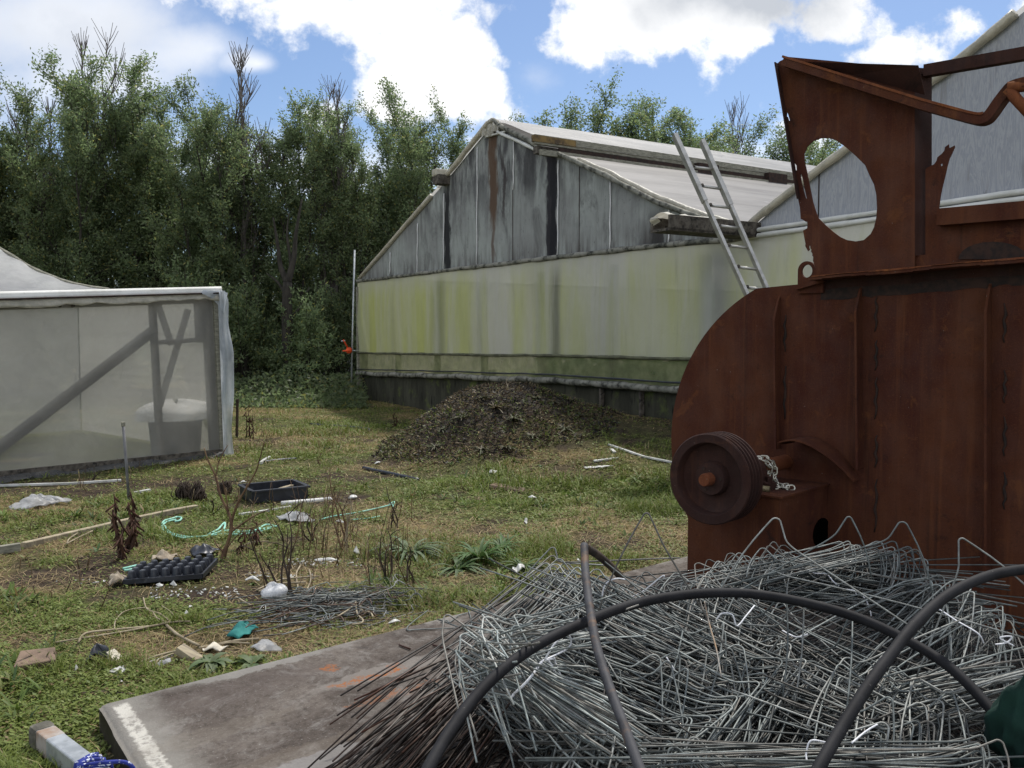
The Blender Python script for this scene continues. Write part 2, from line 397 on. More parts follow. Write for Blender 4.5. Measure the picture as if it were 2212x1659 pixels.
# ---------------------------------------------------------------- ground
def gpt(x, y): q = flat(x, y); return (q.x, q.y)
def blob_mask(x, y, lst, wob=.5, seed=4):
    t = np.zeros_like(np.asarray(x, float)); w = wob*(fbm(x, y, 2.2, seed)-.5)*2
    for (px, py, rx, ry, k) in lst:
        cx, cy = gpt(px, py)
        d = np.sqrt(((x-cx)/rx)**2+((y-cy)/ry)**2)
        t = np.maximum(t, k*np.clip(1.35-d+w, 0, 1))
    return t
DIRT = [(330,1240,1.0,.33,1),(470,1290,.65,.28,1),(150,1235,.45,.2,.9),(640,1085,.8,.35,.8),(250,1045,1.7,.35,.9),(80,1060,1.2,.3,.9),(420,1040,1.1,.5,.75),(590,960,.9,.9,.7),(700,1225,.8,.2,.65),
        (830,1030,.6,.4,.9),(560,1400,.45,.18,.55),(230,1625,.35,.5,.7),(430,1330,.5,.15,.6),(900,860,3.0,1.0,.5),(1400,975,1.5,1.0,.6),(560,1060,.5,.4,.7),(1010,1000,1.8,.7,.7)]
STRAW = [(120,1100,.75,.35,1),(60,1180,.9,.3,.8),(260,1190,.7,.2,.8),(60,1260,.5,.35,.9),(560,885,1.6,1.2,.8),(800,870,1.6,1.0,.6),(640,1240,.7,.25,.6),(270,1430,.55,.22,.7),(760,1100,.8,.4,.5),
         (880,1010,.8,.5,.7),(1330,960,1.3,.8,.9),(1250,1020,.9,.4,.6),(300,1580,.4,.4,.5),(120,1385,.6,.2,.6),(950,1180,.6,.3,.35),(640,950,1.0,.8,.4),(30,1340,.5,.3,.5)]
GREEN = [(1150,1060,1.4,.9,1),(1350,1080,1.0,.9,1),(1080,1200,.9,.4,1.2),(900,1190,.5,.3,1),(250,1330,.8,.28,1.2),(480,1320,.7,.2,1),(90,1500,.8,.5,1),(60,1600,.5,.4,1),(280,1500,.5,.25,.9),(190,1120,.9,.25,.7),
         (380,1075,.6,.4,.8),(640,970,.9,1.2,.8),(720,930,.9,1.2,.8),(330,1090,.5,.3,.9),(400,1160,.6,.3,.7),(1000,1270,.7,.3,.9),(850,1290,.6,.25,.6),(520,1110,.7,.3,.6),(30,1310,.4,.25,.9)]
def patches(x, y):
    d = blob_mask(x, y, DIRT, .55, 4); s = blob_mask(x, y, STRAW, .6, 7); g = blob_mask(x, y, GREEN, .55, 2)
    n = fbm(x, y, .7, 12); n2 = fbm(x, y, 2.6, 15)
    d = np.clip(d + .9*sstep(.58, .75, n2) , 0, 1)
    s = np.clip(s + sstep(.52, .72, n) - .4*g, 0, 1)
    md = sstep(.06, .35, mound_h(x, y)); d = np.maximum(d, md*(.75+.4*(n2-.4)))
    return np.clip(d-.25*g, 0, 1), s*(1-.6*d), np.clip(1.15*g + .36 + .5*(n2-.5), 0, 1)*(1-.65*d)
def build_ground():
    xs = np.unique(np.concatenate([np.linspace(-500, -20, 18), np.linspace(-20, -7, 60), np.arange(-7, 5.01, .07), np.linspace(5, 20, 50), np.linspace(20, 500, 18)]))
    ys = np.unique(np.concatenate([np.linspace(-60, 1.5, 14), np.arange(1.5, 15.01, .07), np.linspace(15, 34, 90), np.linspace(34, 900, 24)]))
    X, Y = np.meshgrid(xs, ys, indexing='ij'); Z = ground(X, Y)
    d, s, g = patches(X, Y)
    base = np.array([.095, .085, .042]); dirt = np.array([.047, .034, .026]); straw = np.array([.27, .20, .10]); gr = np.array([.075, .118, .020]); coal = np.array([.042, .037, .032])
    c = base+(gr-base)*np.clip(g, 0, 1)[..., None]; c = c+(straw-c)*(.75*s)[..., None]; c = c+(dirt-c)*d[..., None]
    mm = sstep(.1, .4, mound_h(X, Y))*sstep(.35, .6, fbm(X, Y, 1.1, 31)+.1); c = c+(coal-c)*mm[..., None]
    far = sstep(30, 60, np.hypot(X, Y)); c = c+(np.array([.05, .07, .025])-c)*far[..., None]
    nx, ny = X.shape; idx = np.arange(nx*ny).reshape(nx, ny)
    Q = np.stack([idx[:-1, :-1], idx[1:, :-1], idx[1:, 1:], idx[:-1, 1:]], -1).reshape(-1, 4)
    t = NT('ground_soil'); a = t.n('ShaderNodeAttribute', attribute_name='col').outputs[0]; v = t.coord()
    col = t.mix(t.mr(t.noise(v, 9, 8, .68), .3, .7), t.mix(1., a, (.5, .5, .5), 'MULTIPLY'), t.mix(1., a, (1.35, 1.3, 1.2), 'MULTIPLY'))
    col = t.mix(t.mr(t.noise(v, 60, 5, .7), .52, .7), col, t.mix(1., col, (.45, .42, .4), 'MULTIPLY'))
    nb = t.bump(t.noise(v, 34, 8, .7), .9, .03)
    mat = t.done(t.principled(col, .95, 0, nb, .15))
    o = mesh_np('ground', np.stack([X, Y, Z], -1).reshape(-1, 3), Q, mat, None, c.reshape(-1, 3), True, origin=(0, 0, 0)); tag(o, kind='structure')
build_ground()
# ---------------------------------------------------------------- concrete slab
SZ = .11
C0 = flat(214, 1519, SZ); e1 = (flat(1130, 1288, SZ)-C0); e1.z = 0; e1.normalize(); e2 = Vector((e1.y, -e1.x, 0))
CL = flat(296, 1659, SZ)-C0; CL.z = 0; CL.normalize(); e2 = CL
def build_slab():
    def prof(p): return p
    m = MB(); nu, nv = 150, 110; LU, LV = 7.5, 5.5
    def f(u, v):
        q = C0 + e1*(u*LU) + e2*(v*LV); dz = .006*(float(fbm(q.x, q.y, 1.5, 40))-.5)
        ed = min(u*LU, v*LV); off = 0
        if ed < .03: off = -.022*(1-ed/.03)**2
        jag = .018*(float(fbm(q.x, q.y, 7, 44))-.5)
        if v == 0: q = q + e2*jag
        if u == 0: q = q + e1*jag
        q.z = SZ+dz+off; return q
    us = [0, .0015, .003]+[i/nu for i in range(1, nu+1)]; vs = [0, .002, .004]+[i/nv for i in range(1, nv+1)]
    b = 0
    for u in us:
        for v in vs: m.v.append(tuple(f(u, v))); m.c.append((1, 1, 1))
    n = len(vs)
    for i in range(len(us)-1):
        for j in range(n-1): m.f.append((i*n+j, (i+1)*n+j, (i+1)*n+j+1, i*n+j+1)[::-1])
    # side walls
    for seq in ([i*n for i in range(len(us))], list(range(n))):
        k = len(m.v)
        for q in seq: x = m.v[q]; m.v.append((x[0], x[1], -.12)); m.c.append((1, 1, 1))
        for i in range(len(seq)-1): m.f.append((seq[i], seq[i+1], k+i+1, k+i))
    t = NT('old_concrete'); v = t.coord('UV')
    n1 = t.noise(v, 1.6, 8, .62); col = t.mix(t.mr(n1, .36, .64), (.076, .062, .053), (.150, .129, .112))
    col = t.mix(t.mr(t.noise(v, 3.2, 7, .6, .6), .54, .74, 0, .6), col, (.29, .275, .255))
    col = t.mix(t.mr(t.noise(v, 26, 7, .75), .42, .66, 0, .75), col, t.mix(1., col, (.45, .43, .41), 'MULTIPLY'))
    col = t.mix(t.mr(t.noise(v, 90, 4, .75), .58, .72, 0, .8), col, (.34, .33, .31))
    col = t.mix(t.mr(t.noise(v, 7.5, 8, .75, .8), .50, .68, 0, .6), col, (.225, .21, .195))
    col = t.mix(t.mr(t.noise(v, 11, 8, .75, .5), .56, .70, 0, .6), col, (.045, .039, .036))
    sx = t.n('ShaderNodeSeparateXYZ'); t.t.links.new(v, sx.inputs[0]); U, V = sx.outputs[0], sx.outputs[1]
    wob = t.math('MULTIPLY', t.math('SUBTRACT', t.noise(v, 14, 5, .65), .5), .16)
    Uw = t.math('ADD', U, wob); Vw = t.math('ADD', V, wob)
    # pale margin along the left edge and the far edge
    col = t.mix(t.mr(Uw, .10, .26, .55, 0), col, (.30, .29, .26))
    col = t.mix(t.math('MULTIPLY', t.mr(Vw, .0, .12, .4, 0), t.mr(t.noise(v, 5, 4), .4, .6)), col, (.30, .285, .26))
    def band(s, c, w): return t.math('SUBTRACT', 1.0, t.math('SMOOTH_MIN', t.math('ABSOLUTE', t.math('DIVIDE', t.math('SUBTRACT', s, c), w)), 1.0), True)
    def blob(u0, v0, ru, rv):
        a = t.math('DIVIDE', t.math('SUBTRACT', Uw, u0), ru); b = t.math('DIVIDE', t.math('SUBTRACT', Vw, v0), rv)
        return t.mr(t.math('ADD', t.math('MULTIPLY', a, a), t.math('MULTIPLY', b, b)), .55, 1.15, 1, 0)
    def uvof(x, y):
        q = flat(x, y, SZ)-C0; det = e1.x*e2.y-e1.y*e2.x
        return ((q.x*e2.y-q.y*e2.x)/det, (e1.x*q.y-e1.y*q.x)/det)
    # worn white painted line along the left side
    Uf = t.math('ADD', U, t.math('MULTIPLY', t.math('SUBTRACT', t.noise(v, 30, 4, .6), .5), .045))
    a0 = uvof(268, 1527)[0]; a1 = uvof(330, 1640)[0]; lc = (a0+a1)/2
    ln = t.math('MULTIPLY', t.mr(t.math('ABSOLUTE', t.math('SUBTRACT', Uf, lc)), .022, .036, 1, 0), t.mr(V, .05, .09))
    ln = t.math('MULTIPLY', ln, t.mr(t.noise(v, 22, 5, .7), .36, .53, .2, 1))
    col = t.mix(ln, col, (.50, .48, .43))
    for (x, y, ru, rv, cc, k) in [(440,1590,.42,.07,(.19,.165,.135),.25),(520,1490,.5,.12,(.12,.10,.09),.3),(600,1640,.5,.05,(.18,.15,.12),.3),(560,1440,.35,.06,(.24,.23,.21),.7),(830,1450,.35,.08,(.22,.2,.18),.7),(700,1640,.25,.07,(.26,.25,.24),.6)]:
        u0, v0 = uvof(x, y); col = t.mix(t.math('MULTIPLY', blob(u0, v0, ru, rv), k), col, cc)
    for (x, y, ru, rv, k) in [(800,1462,.20,.035,.9),(852,1440,.05,.05,.8),(712,1443,.045,.05,.8),(855,1498,.26,.035,.55)]:
        u0, v0 = uvof(x, y); f_ = t.math('MULTIPLY', blob(u0, v0, ru, rv), t.mr(t.noise(v, 34, 6, .75), .42, .58, 0, k)); col = t.mix(f_, col, (.30, .105, .033))
    nb = t.bump(t.noise(v, 45, 9, .75), .8, .012)
    mat = t.done(t.principled(col, .92, 0, nb, .15))
    def uvf(q):
        d = q-C0; det = e1.x*e2.y-e1.y*e2.x
        return ((d.x*e2.y-d.y*e2.x)/det, (e1.x*d.y-e1.y*d.x)/det + (SZ-q.z if q.z < 0 else 0))
    o = m.build('concrete_slab', mat, None, True, uvf, origin=(0, 0, 0)); tag(o, kind='structure')
build_slab()
# ---------------------------------------------------------------- large greenhouse
WA = flat(772, 862); wd = Vector((.527, -.85, 0)).normalized(); wo = Vector((wd.y, -wd.x, 0))   # outward, to the viewer
if wo.y > 0: wo = -wo
dd = -wo
def W(x, y): return on_plane(x, y, WA, wo)
def sz(x, y): q = W(x, y); return ((q-WA).dot(wd), q.z)
def WP(s, z, off=0.): q = WA + wd*s + wo*off; return Vector((q.x, q.y, z))
def interp(pts):
    a = np.array([sz(*p) for p in pts]); o = np.argsort(a[:, 0]); a = a[o]
    return lambda s: float(np.interp(s, a[:, 0], a[:, 1]))
S0 = sz(776, 700)[0]; S1 = sz(2212, 500)[0]+3.2
plate = interp([(776,606),(1000,578),(1210,553),(1430,527),(1560,516),(1640,505),(1900,468),(2212,425)])
bandz = interp([(776,762),(1000,766),(1200,768),(1500,776)])
bot = interp([(772,806),(1000,814),(1200,822),(1470,842)])
def extr(f, s_end, k):      # hold a line straight beyond its last measured point
    e = sz(s_end, 700)[0]
    return lambda s: f(s) if s < e else f(e)+(s-e)*k
bot = extr(bot, 1470, .02); bandz = extr(bandz, 1500, .02); 
roofs = [(780,600),(955,398),(960,392),(1058,272),(1072,262),(1090,272),(1195,326),(1212,334),(1330,386),(1440,440),(1530,470),(1612,494),(1625,488),(1660,455),(1740,392),(1830,325),(1960,222),(2080,128),(2212,18)]
rz = interp(roofs)
_e = sz(2212, 18); _d = sz(2080, 128)
RS2 = _e[0]; rsl = (_e[1]-_d[1])/(_e[0]-_d[0]); AP = RS2+1.0
def rooftop(s):
    if s <= RS2: return rz(s)
    return _e[1]+rsl*(min(s, AP)-RS2)-.55*max(0, s-AP)
def uvw(q): return ((q-WA).dot(wd), q.z)
def sx_(x, y=560): return sz(x, y)[0]
SV = sx_(1618, 495)
def ply_mat(name, new):
    t = NT(name); v = t.coord('UV'); vs = t.coord('UV', (1, .12, 1))
    if new:
        g = t.noise(t.coord('UV', (4.2, .55, 1)), 2.0, 4, .55, 2.2)
        col = t.mix(t.mr(t.math('PINGPONG', t.math('MULTIPLY', g, 7.), .5), .05, .5), (.30, .315, .345), (.37, .38, .40))
        col = t.mix(t.mr(t.noise(vs, 9, 4), .6, .72, 0, .7), col, (.22, .215, .22))
        col = t.mix(t.mr(t.noise(t.coord('UV', (1, .4, 1)), 7, 3, .6, 1.), .68, .74, 0, .8), col, (.12, .115, .115))
    else:
        col = t.mix(t.mr(t.noise(v, 1.1, 4), .35, .65), (.31, .33, .31), (.24, .247, .238))
        col = t.mix(t.mr(t.noise(vs, 7, 6, .7), .48, .70, 0, .6), col, (.13, .132, .13))
        col = t.mix(t.mr(t.noise(t.coord('UV', (1, .3, 1)), 26, 4, .7), .62, .72, 0, .9), col, (.022, .024, .026))
        sp = t.n('ShaderNodeSeparateXYZ'); t.t.links.new(v, sp.inputs[0]); U, V = sp.outputs[0], sp.outputs[1]
        wb = t.math('MULTIPLY', t.math('SUBTRACT', t.noise(t.coord('UV', (1, .35, 1)), 5, 5, .65), .5), .42)
        Uw = t.math('ADD', U, wb)
        topd = t.math('MULTIPLY', t.mr(V, 3.2, 4.9), t.mr(t.noise(t.coord('UV', (1, .22, 1)), 5, 6, .68), .40, .60))
        blot = t.mr(t.noise(t.coord('UV', (1, .45, 1)), 2.2, 6, .7, .5), .50, .68, 0, .6); col = t.mix(blot, col, (.085, .085, .084))
        col = t.mix(t.math('MULTIPLY', topd, .85), col, (.045, .043, .047))
        low = t.math('MULTIPLY', t.mr(V, 2.75, 3.35, 1, 0), t.mr(t.noise(vs, 8, 5, .6), .42, .62))
        col = t.mix(t.math('MULTIPLY', low, .7), col, (.06, .05, .045))
        for (x, w, z0, z1, c, k) in [(1190,.17,2.6,5.6,(.022,.02,.024),.97),(1196,.10,2.6,4.6,(.015,.015,.018),.95),(966,.13,2.6,4.6,(.018,.018,.02),.97),(1065,.17,3.55,5.4,(.095,.055,.032),.9),(1066,.08,2.9,4.0,(.10,.06,.04),.7),
                                     (1420,.20,2.6,3.4,(.03,.027,.026),.92),(1395,.12,2.6,3.2,(.05,.045,.042),.6),(1088,.06,3.6,4.9,(.04,.03,.03),.8),(1240,.3,2.5,2.95,(.06,.05,.045),.7),(1145,.22,3.9,5.2,(.04,.038,.04),.8),(812,.3,2.5,2.95,(.06,.052,.048),.7)]:
            mk = t.math('MULTIPLY', t.mr(t.math('ABSOLUTE', t.math('SUBTRACT', Uw, sx_(x, 500))), w*.55, w*1.15, 1, 0), t.math('MULTIPLY', t.mr(V, z0-.2, z0+.3), t.mr(V, z1-.35, z1+.1, 1, 0)))
            col = t.mix(t.math('MULTIPLY', mk, k), col, c)
    nb = t.bump(t.noise(t.coord('UV', (3, 1, 1)), 16, 5, .6), .4, .02)
    return t.done(t.principled(col, .85, 0, nb, .2))
def gh_film():
    t = NT('algae_stained_film'); v = t.coord('UV'); vs = t.coord('UV', (1, .10, 1))
    sp = t.n('ShaderNodeSeparateXYZ'); t.t.links.new(v, sp.inputs[0]); U, V = sp.outputs[0], sp.outputs[1]
    n1 = t.noise(vs, 1.5, 6, .65, .4)
    gmix = t.math('ADD', t.mr(n1, .34, .66, 0, .75), t.mr(U, 0, 9, .42, -.05), True)
    col = t.mix(gmix, (.60, .61, .53), (.52, .56, .20))
    col = t.mix(t.mr(t.noise(vs, 5.5, 6, .7), .52, .76, 0, .5), col, (.34, .36, .23))
    col = t.mix(t.mr(V, 2.35, 2.95, 0, .55), col, (.56, .56, .54))
    for (x, w, z0, z1, c, k) in [(1205,.22,.9,2.8,(.15,.16,.11),.75),(955,.3,.8,2.9,(.2,.22,.12),.6),(1150,.2,1.2,2.9,(.6,.6,.5),.6),(860,.4,1.0,2.7,(.6,.61,.42),.5),(1565,.40,.6,2.9,(.28,.29,.30),.85),(1535,.2,.6,2.6,(.48,.5,.49),.6),(1080,.5,1.0,2.8,(.6,.6,.54),.5),(1400,.6,.6,2.3,(.62,.63,.46),.4)]:
        mk = t.math('MULTIPLY', t.mr(t.math('ABSOLUTE', t.math('SUBTRACT', t.math('ADD', U, t.math('MULTIPLY', t.math('SUBTRACT', n1, .5), .6)), sx_(x, 650))), 0, w*1.25, 1, 0), t.math('MULTIPLY', t.mr(V, z0-.3, z0+.3), t.mr(V, z1-.4, z1+.1, 1, 0)))
        col = t.mix(t.math('MULTIPLY', mk, k), col, c)
    nb = t.bump(t.noise(t.coord('UV', (1, .5, 1)), 3, 5, .5, .8), .35, .06)
    a = t.principled(col, .45, 0, nb, .3); q = t.n('ShaderNodeBsdfTranslucent'); t.set(q.inputs[0], col); t.t.links.new(nb, q.inputs['Normal'])
    b = t.shmix(.5, a, q.outputs[0]); tr = t.n('ShaderNodeBsdfTransparent')
    return t.done(t.shmix(t.mr(t.noise(v, 2, 3), .3, .7, .02, .09), b, tr.outputs[0]))
def wall_grid(s0, s1, zb, zt, off, nu=80, nv=10, wr=0.):
    m = MB()
    def f(u, v):
        s = s0+(s1-s0)*u; a, b = zb(s), zt(s); z = a+(b-a)*v
        o = off + (wr*(float(fbm(s, z*.6, .9, 50))-.45)*math.sin(math.pi*min(1, max(0, v))) if wr else 0)
        return WP(s, z, o)
    m.grid(f, nu, nv); return m
def build_gh():
    g = thing('greenhouse', WP(S0, 0), 'large twin gabled greenhouse with plywood gables over algae stained film walls', 'greenhouse')
    wall_grid(S0, SV+.0, lambda s: plate(s), lambda s: max(plate(s)+.01, rooftop(s)-.03), 0, 90, 8).build('plywood_gable', ply_mat('weathered_plywood', 0), g, False, uvw)
    p2 = wall_grid(SV+.002, AP+2.5, lambda s: plate(s), lambda s: max(plate(s)+.01, rooftop(s)-.03), 0, 40, 8).build('plywood_gable', ply_mat('newer_plywood', 1), g, False, uvw); tag(p2, 'cleaner pale grey plywood gable')
    wall_grid(S0, S1, bandz, plate, .03, 110, 16, .10).build('film_wall', gh_film(), g, True, uvw)
    # clear lower band, timber base, inside posts
    lb = film('clear_lower_band', (.36, .38, .20), .33, .4, (.25, .28, .14), 3, cvar=.12, which='UV', bump=.3)
    wall_grid(S0, S1, bot, bandz, .02, 90, 4, .03).build('clear_band', lb, g, True, uvw)
    t = NT('mossy_base_boards'); v = t.coord('UV'); vs = t.coord('UV', (1, .25, 1))
    col = t.mix(t.mr(t.noise(vs, 3, 6, .65), .35, .65), (.030, .030, .022), (.062, .062, .045)); col = t.mix(t.mr(t.noise(v, 2.2, 6, .65), .54, .72), col, (.10, .125, .035))
    col = t.mix(t.mr(t.noise(vs, 9, 5), .58, .7), col, (.012, .012, .010))
    bm = t.done(t.principled(col, .9, 0, t.bump(t.noise(vs, 12, 5), .5, .02), .2))
    m = wall_grid(S0-.02, S1, lambda s: -.3, lambda s: bot(s)-.02, -.05, 60, 3); m.build('base_wall', bm, g, False, uvw)
    for x in (1300, 1386, 1115): s = sx_(x, 870); m = MB(); m.box(WP(s, .35, .0), wd*.02, wo*.035, (0, 0, .45)); m.build('base_post', K['dark_wood'], g)
    # lumpy rolled film along the bottom, rolled edge under the gable
    def roll(fz, r, off, s0, s1, mat, name, amp, dz=0):
        m = MB(); n = int((s1-s0)/.10); pts = []; rs = []
        for i in range(n+1):
            s = s0+(s1-s0)*i/n; pts.append(WP(s, fz(s)+dz+amp*(float(fbm(s, 1, 2.2, 60))-.5), off)); rs.append(r*(.75+.7*float(fbm(s, 2, 3.1, 61))))
        m.tube(pts, rs, 8); return m.build(name, mat, g, True)
    roll(bot, .048, .05, S0-.05, S1, K['grey_trim'], 'rolled_film', .05)
    roll(lambda s: bot(s)+.10, .012, .07, S0, S1, K['black_plastic'], 'bottom_wire', .02)
    roll(bandz, .022, .06, S0, S1, M('grimy_hem', (.12, .125, .075), (.07, .07, .045), 5), 'hem_rail', .02)
    roll(lambda s: plate(s)-.02, .036, .04, S0-.05, SV+.02, K['grey_trim'], 'film_rail', .02)
    roll(lambda s: plate(s), .026, .05, SV+.02, S1, K['white_trim'], 'white_rail', .004, .04)
    roll(lambda s: plate(s), .03, .05, SV+.02, S1, K['white_trim'], 'white_rail', .004, -.03)
    # white cords down the gable
    def cord(x, yt, yb, mat='white_strip', w=.011):
        m = MB(); a, b = sz(x, yt), sz(x-1.5, yb)
        m.tube([WP(a[0]+(b[0]-a[0])*i/8, a[1]+(b[1]-a[1])*i/8, .02+.006*math.sin(i*1.7)) for i in range(9)], w, 5); m.build('cord', K[mat], g, True)
    for (x, a, b) in [(845,545,592),(904,482,593),(961,418,582),(1033,318,574),(1112,300,410),(1208,346,552),(1321,388,541),(1448,446,523)]: cord(x, a, b)
    m = MB()                                     # ply joints as shallow dark cover strips, round plugs
    for (x, a, b) in [(1108,400,566),(1252,360,548),(1770,372,484)]:
        p, q = sz(x, a), sz(x, b); m.beam(WP(p[0], p[1], .004), WP(p[0], q[1], .004), .012, .006, wo)
    m.build('panel_joint', K['black_weld'], g)
    # roof skins
    def skin(sa, sb, dz, depth, name, mat, n=26, st=0.):
        m = MB()
        def f(u, v):
            s = sa+(sb-sa)*u; t_ = st+(depth-st)*v
            return WP(s, rooftop(s)+dz(u)+.03*(float(fbm(s, t_, .8, 70))-.5), .05-t_)
        m.grid(f, n, 40); return m.build(name, mat, g, True, lambda q: ((q-WA).dot(dd), (q-WA).dot(wd)))
    t = NT('grubby_roof_film'); v = t.coord('UV', (.10, 1, 1))
    col = t.mix(t.mr(t.noise(v, 2.6, 7, .65), .35, .66), (.37, .355, .34), (.24, .228, .22)); col = t.mix(t.mr(t.noise(t.coord('UV', (.22, 1, 1)), 6, 6, .7), .58, .74, 0, .7), col, (.56, .55, .53))
    nb = t.bump(t.noise(t.coord('UV', (.3, 1, 1)), 4, 5), .5, .04); a = t.principled(col, .5, 0, nb, .3); q = t.n('ShaderNodeBsdfTranslucent'); t.set(q.inputs[0], col)
    rfm = t.done(t.shmix(.45, a, q.outputs[0]))
    rf2 = film('pale_roof_film', (.62, .61, .58), .08, .5, (.47, .46, .43), 2.5, st=(.15, 1, 1), cvar=.04, which='UV', bump=.5, bsc=2, bd=.06)
    sR, sV1, sv2 = sx_(1072, 262), sx_(1212, 334), sx_(1195, 326)
    skin(S0, sx_(955, 398), lambda u: 0, 24, 'roof_film', rf2)
    skin(sx_(948, 405), sR, lambda u: .03, 24, 'roof_film', rf2)
    skin(sR, sv2+.16, lambda u: .05+.10*u, 24, 'roof_film', rf2)
    skin(sR+.02, SV+.01, lambda u: 0, 24, 'roof_film', rfm)
    skin(SV-.01, AP, lambda u: .0, 24, 'roof_film', rf2); skin(AP, AP+4, lambda u: 0, 24, 'roof_film', rf2)
    # loose flap on the lower slope
    m = MB(); sa, sb = sV1+.15, SV-1.3
    m.grid(lambda u, v: WP(sa+(sb-sa)*v+.10*math.sin(u*7), rooftop(sa+(sb-sa)*v)+.05+.05*math.sin(u*5+v*3), -(7.2+1.3*u+1.5*v)), 14, 14); m.build('loose_flap', rf2, g, True)
    # gable edge trims
    def edge(xs, r, off, name, mat, dz=0, sag=.03):
        m = MB(); pts = []
        a = [sz(*p) for p in xs]
        for i in range(len(a)-1):
            for k in range(10):
                f_ = k/10; s = a[i][0]+(a[i+1][0]-a[i][0])*f_; z = a[i][1]+(a[i+1][1]-a[i][1])*f_
                pts.append(WP(s, z+dz+sag*(float(fbm(s, i, 3, 80))-.5), off))
        rs = [r*(.7+.7*float(fbm(i*.3, 3, 1.1, 81))) for i in range(len(pts))]
        m.tube(pts, rs, 8); return m.build(name, mat, g, True)
    edge([(780,600),(955,400)], .045, .03, 'edge_roll', K['beige_film']); edge([(962,388),(1060,268),(1072,260)], .05, .05, 'edge_roll', K['beige_film'])
    edge([(1072,260),(1092,275),(1150,306),(1190,330)], .04, .06, 'edge_roll', K['grey_trim']); edge([(1080,285),(1150,318),(1186,336)], .03, .05, 'edge_batten', K['white_trim'])
    edge([(1208,330),(1330,388),(1440,444),(1530,476),(1608,494)], .038, .05, 'edge_roll', K['grey_trim']); edge([(1250,344),(1330,380),(1440,434),(1530,468),(1600,488)], .035, .0, 'edge_roll', K['beige_film'])
    edge([(1625,486),(1660,455),(1740,392),(1830,325),(1960,222),(2080,128),(2212,18)], .045, .04, 'edge_roll', K['beige_film'])
    m = MB(); a = sz(1060, 285); b = sz(1092, 280); m.beam(WP(sz(1053,296)[0], sz(1053,296)[1], .03), WP(sz(1097,284)[0], sz(1097,284)[1], .03), .03, .05, wo); m.build('ridge_batten', K['white_trim'], g)
    # ridge cap of gathered film, and wrapped end at the left vent lip
    q = sz(1068, 272); m = MB()
    def cap(u, v):
        s = q[0]+(-.30+.62*u); z = rooftop(s)+.05-.30*v*(1-abs(u-.45)); return WP(s, z, .08+.05*math.sin(u*21)*v)
    m.grid(cap, 24, 6); m.build('ridge_cap', K['beige_film'], g, True)
    a = sz(965, 372); m = MB(); m.box(WP(a[0]-.02, a[1]-.03, .12), wd*.10, wo*.16, (0, 0, .075)); m.build('wrapped_rafter_end', K['beige_film'], g, bevel=.03)
    m = MB(); a = sz(966, 388); m.box(WP(a[0], a[1]-.02, .12), wd*.12, wo*.14, (0, 0, .09)); m.build('rafter_end', K['dark_wood'], g)
    # ridge vent rails running back along the roof
    zr = rooftop(sv2)
    m = MB(); m.beam(WP(sv2+.10, zr+.12, .45), WP(sv2+.10, zr-.02, -24), .07, .15); m.build('vent_rail', K['grey_wood'], g)
    m = MB(); m.beam(WP(sv2+.22, zr-.10, .40), WP(sv2+.24, zr-.20, -24), .05, .09); m.build('vent_rail', K['grey_wood'], g)
    m = MB(); m.beam(WP(sv2+.11, zr+.13, .47), WP(sv2+.11, zr+.125, -.35), .075, .10); m.build('vent_rail_end', K['yellow_wood'], g)
    m = MB(); m.beam(WP(sv2+.16, zr-.01, -.0), WP(sv2+.18, zr-.09, -24), .03, .06); m.build('vent_gap', K['black_weld'], g)
    m = MB(); m.beam(WP(sv2+.0, zr-.02, .35), WP(sv2-.0, zr-.06, -1.2), .12, .12); m.build('vent_block', K['dark_wood'], g)
    m = MB()
    for t_ in (3.2, 5.0, 6.1): m.box(WP(sv2+.20, zr-.06, -t_), wd*.06, wo*.25, (0, 0, .13))
    m.build('vent_hinge', K['black_weld'], g)
    # valley gutter poking out of the wall
    a = sz(1628, 486); sg, zg = a[0], a[1]
    gx = thing_part = None
    m = MB(); L = 1.45
    o0 = WP(sg-.05, zg, 0)
    for sgn in (-1, 1):
        m.box(o0 + wo*(L/2-.3) + wd*(.15*sgn) + Vector((0, 0, -.07)), wo*(L/2+.3), wd*.02, (0, 0, .085))
    m.box(o0 + wo*(L/2-.3) + Vector((0, 0, -.145)), wo*(L/2+.3), wd*.17, (0, 0, .016))
    gt = m.build('valley_gutter', K['dark_wood'], g)
    m = MB(); n = 14
    m.grid(lambda u, v: o0 + wo*(L-.75*u) + wd*(.17*(2*v-1)) + Vector((0, 0, .02+.06*float(fbm(u*3, v*2, 2, 90))-.05*abs(2*v-1))), n, 6); m.build('crumpled_film', K['beige_film'], gt, True)
    m = MB(); m.grid(lambda u, v: o0 + wo*(L+.012+.02*math.sin(v*5)) + wd*(.07*(u-.5)*2-.08) + Vector((0, 0, .01-.10*v*(1-.4*u))), 6, 6); m.build('hanging_film', K['beige_film'], gt, True)
    m = MB()
    for f_ in (.55, .66, .78): m.box(o0+wo*(L*f_-.1)-wd*.172+Vector((0, 0, -.1)), wo*.05, wd*.003, (0, 0, .06))
    m.build('worn_paint', M('worn_white_paint', (.42, .40, .38), (.14, .12, .1), 30, lo=.45, hi=.55), gt)
    # left end wall, return film along the far side, interior posts
    m = MB(); m.grid(lambda u, v: WP(S0, bot(S0)+(plate(S0)-bot(S0))*v, .02-16*u), 10, 6); m.build('film_wall', K['beige_film'], g, True)
    m = MB()
    for i in range(9):
        s = S0+.06+i*1.95; m.box(WP(s, 1.2, -.12), wd*.05, wo*.05, (0, 0, 1.45))
    m.build('inside_post', K['dark_wood'], g)
    m = MB(); m.box(WP((S0+S1)/2, 1.3, -16), wd*((S1-S0)/2), wo*.02, (0, 0, 1.6)); m.build('back_wall', K['grey_trim'], g)
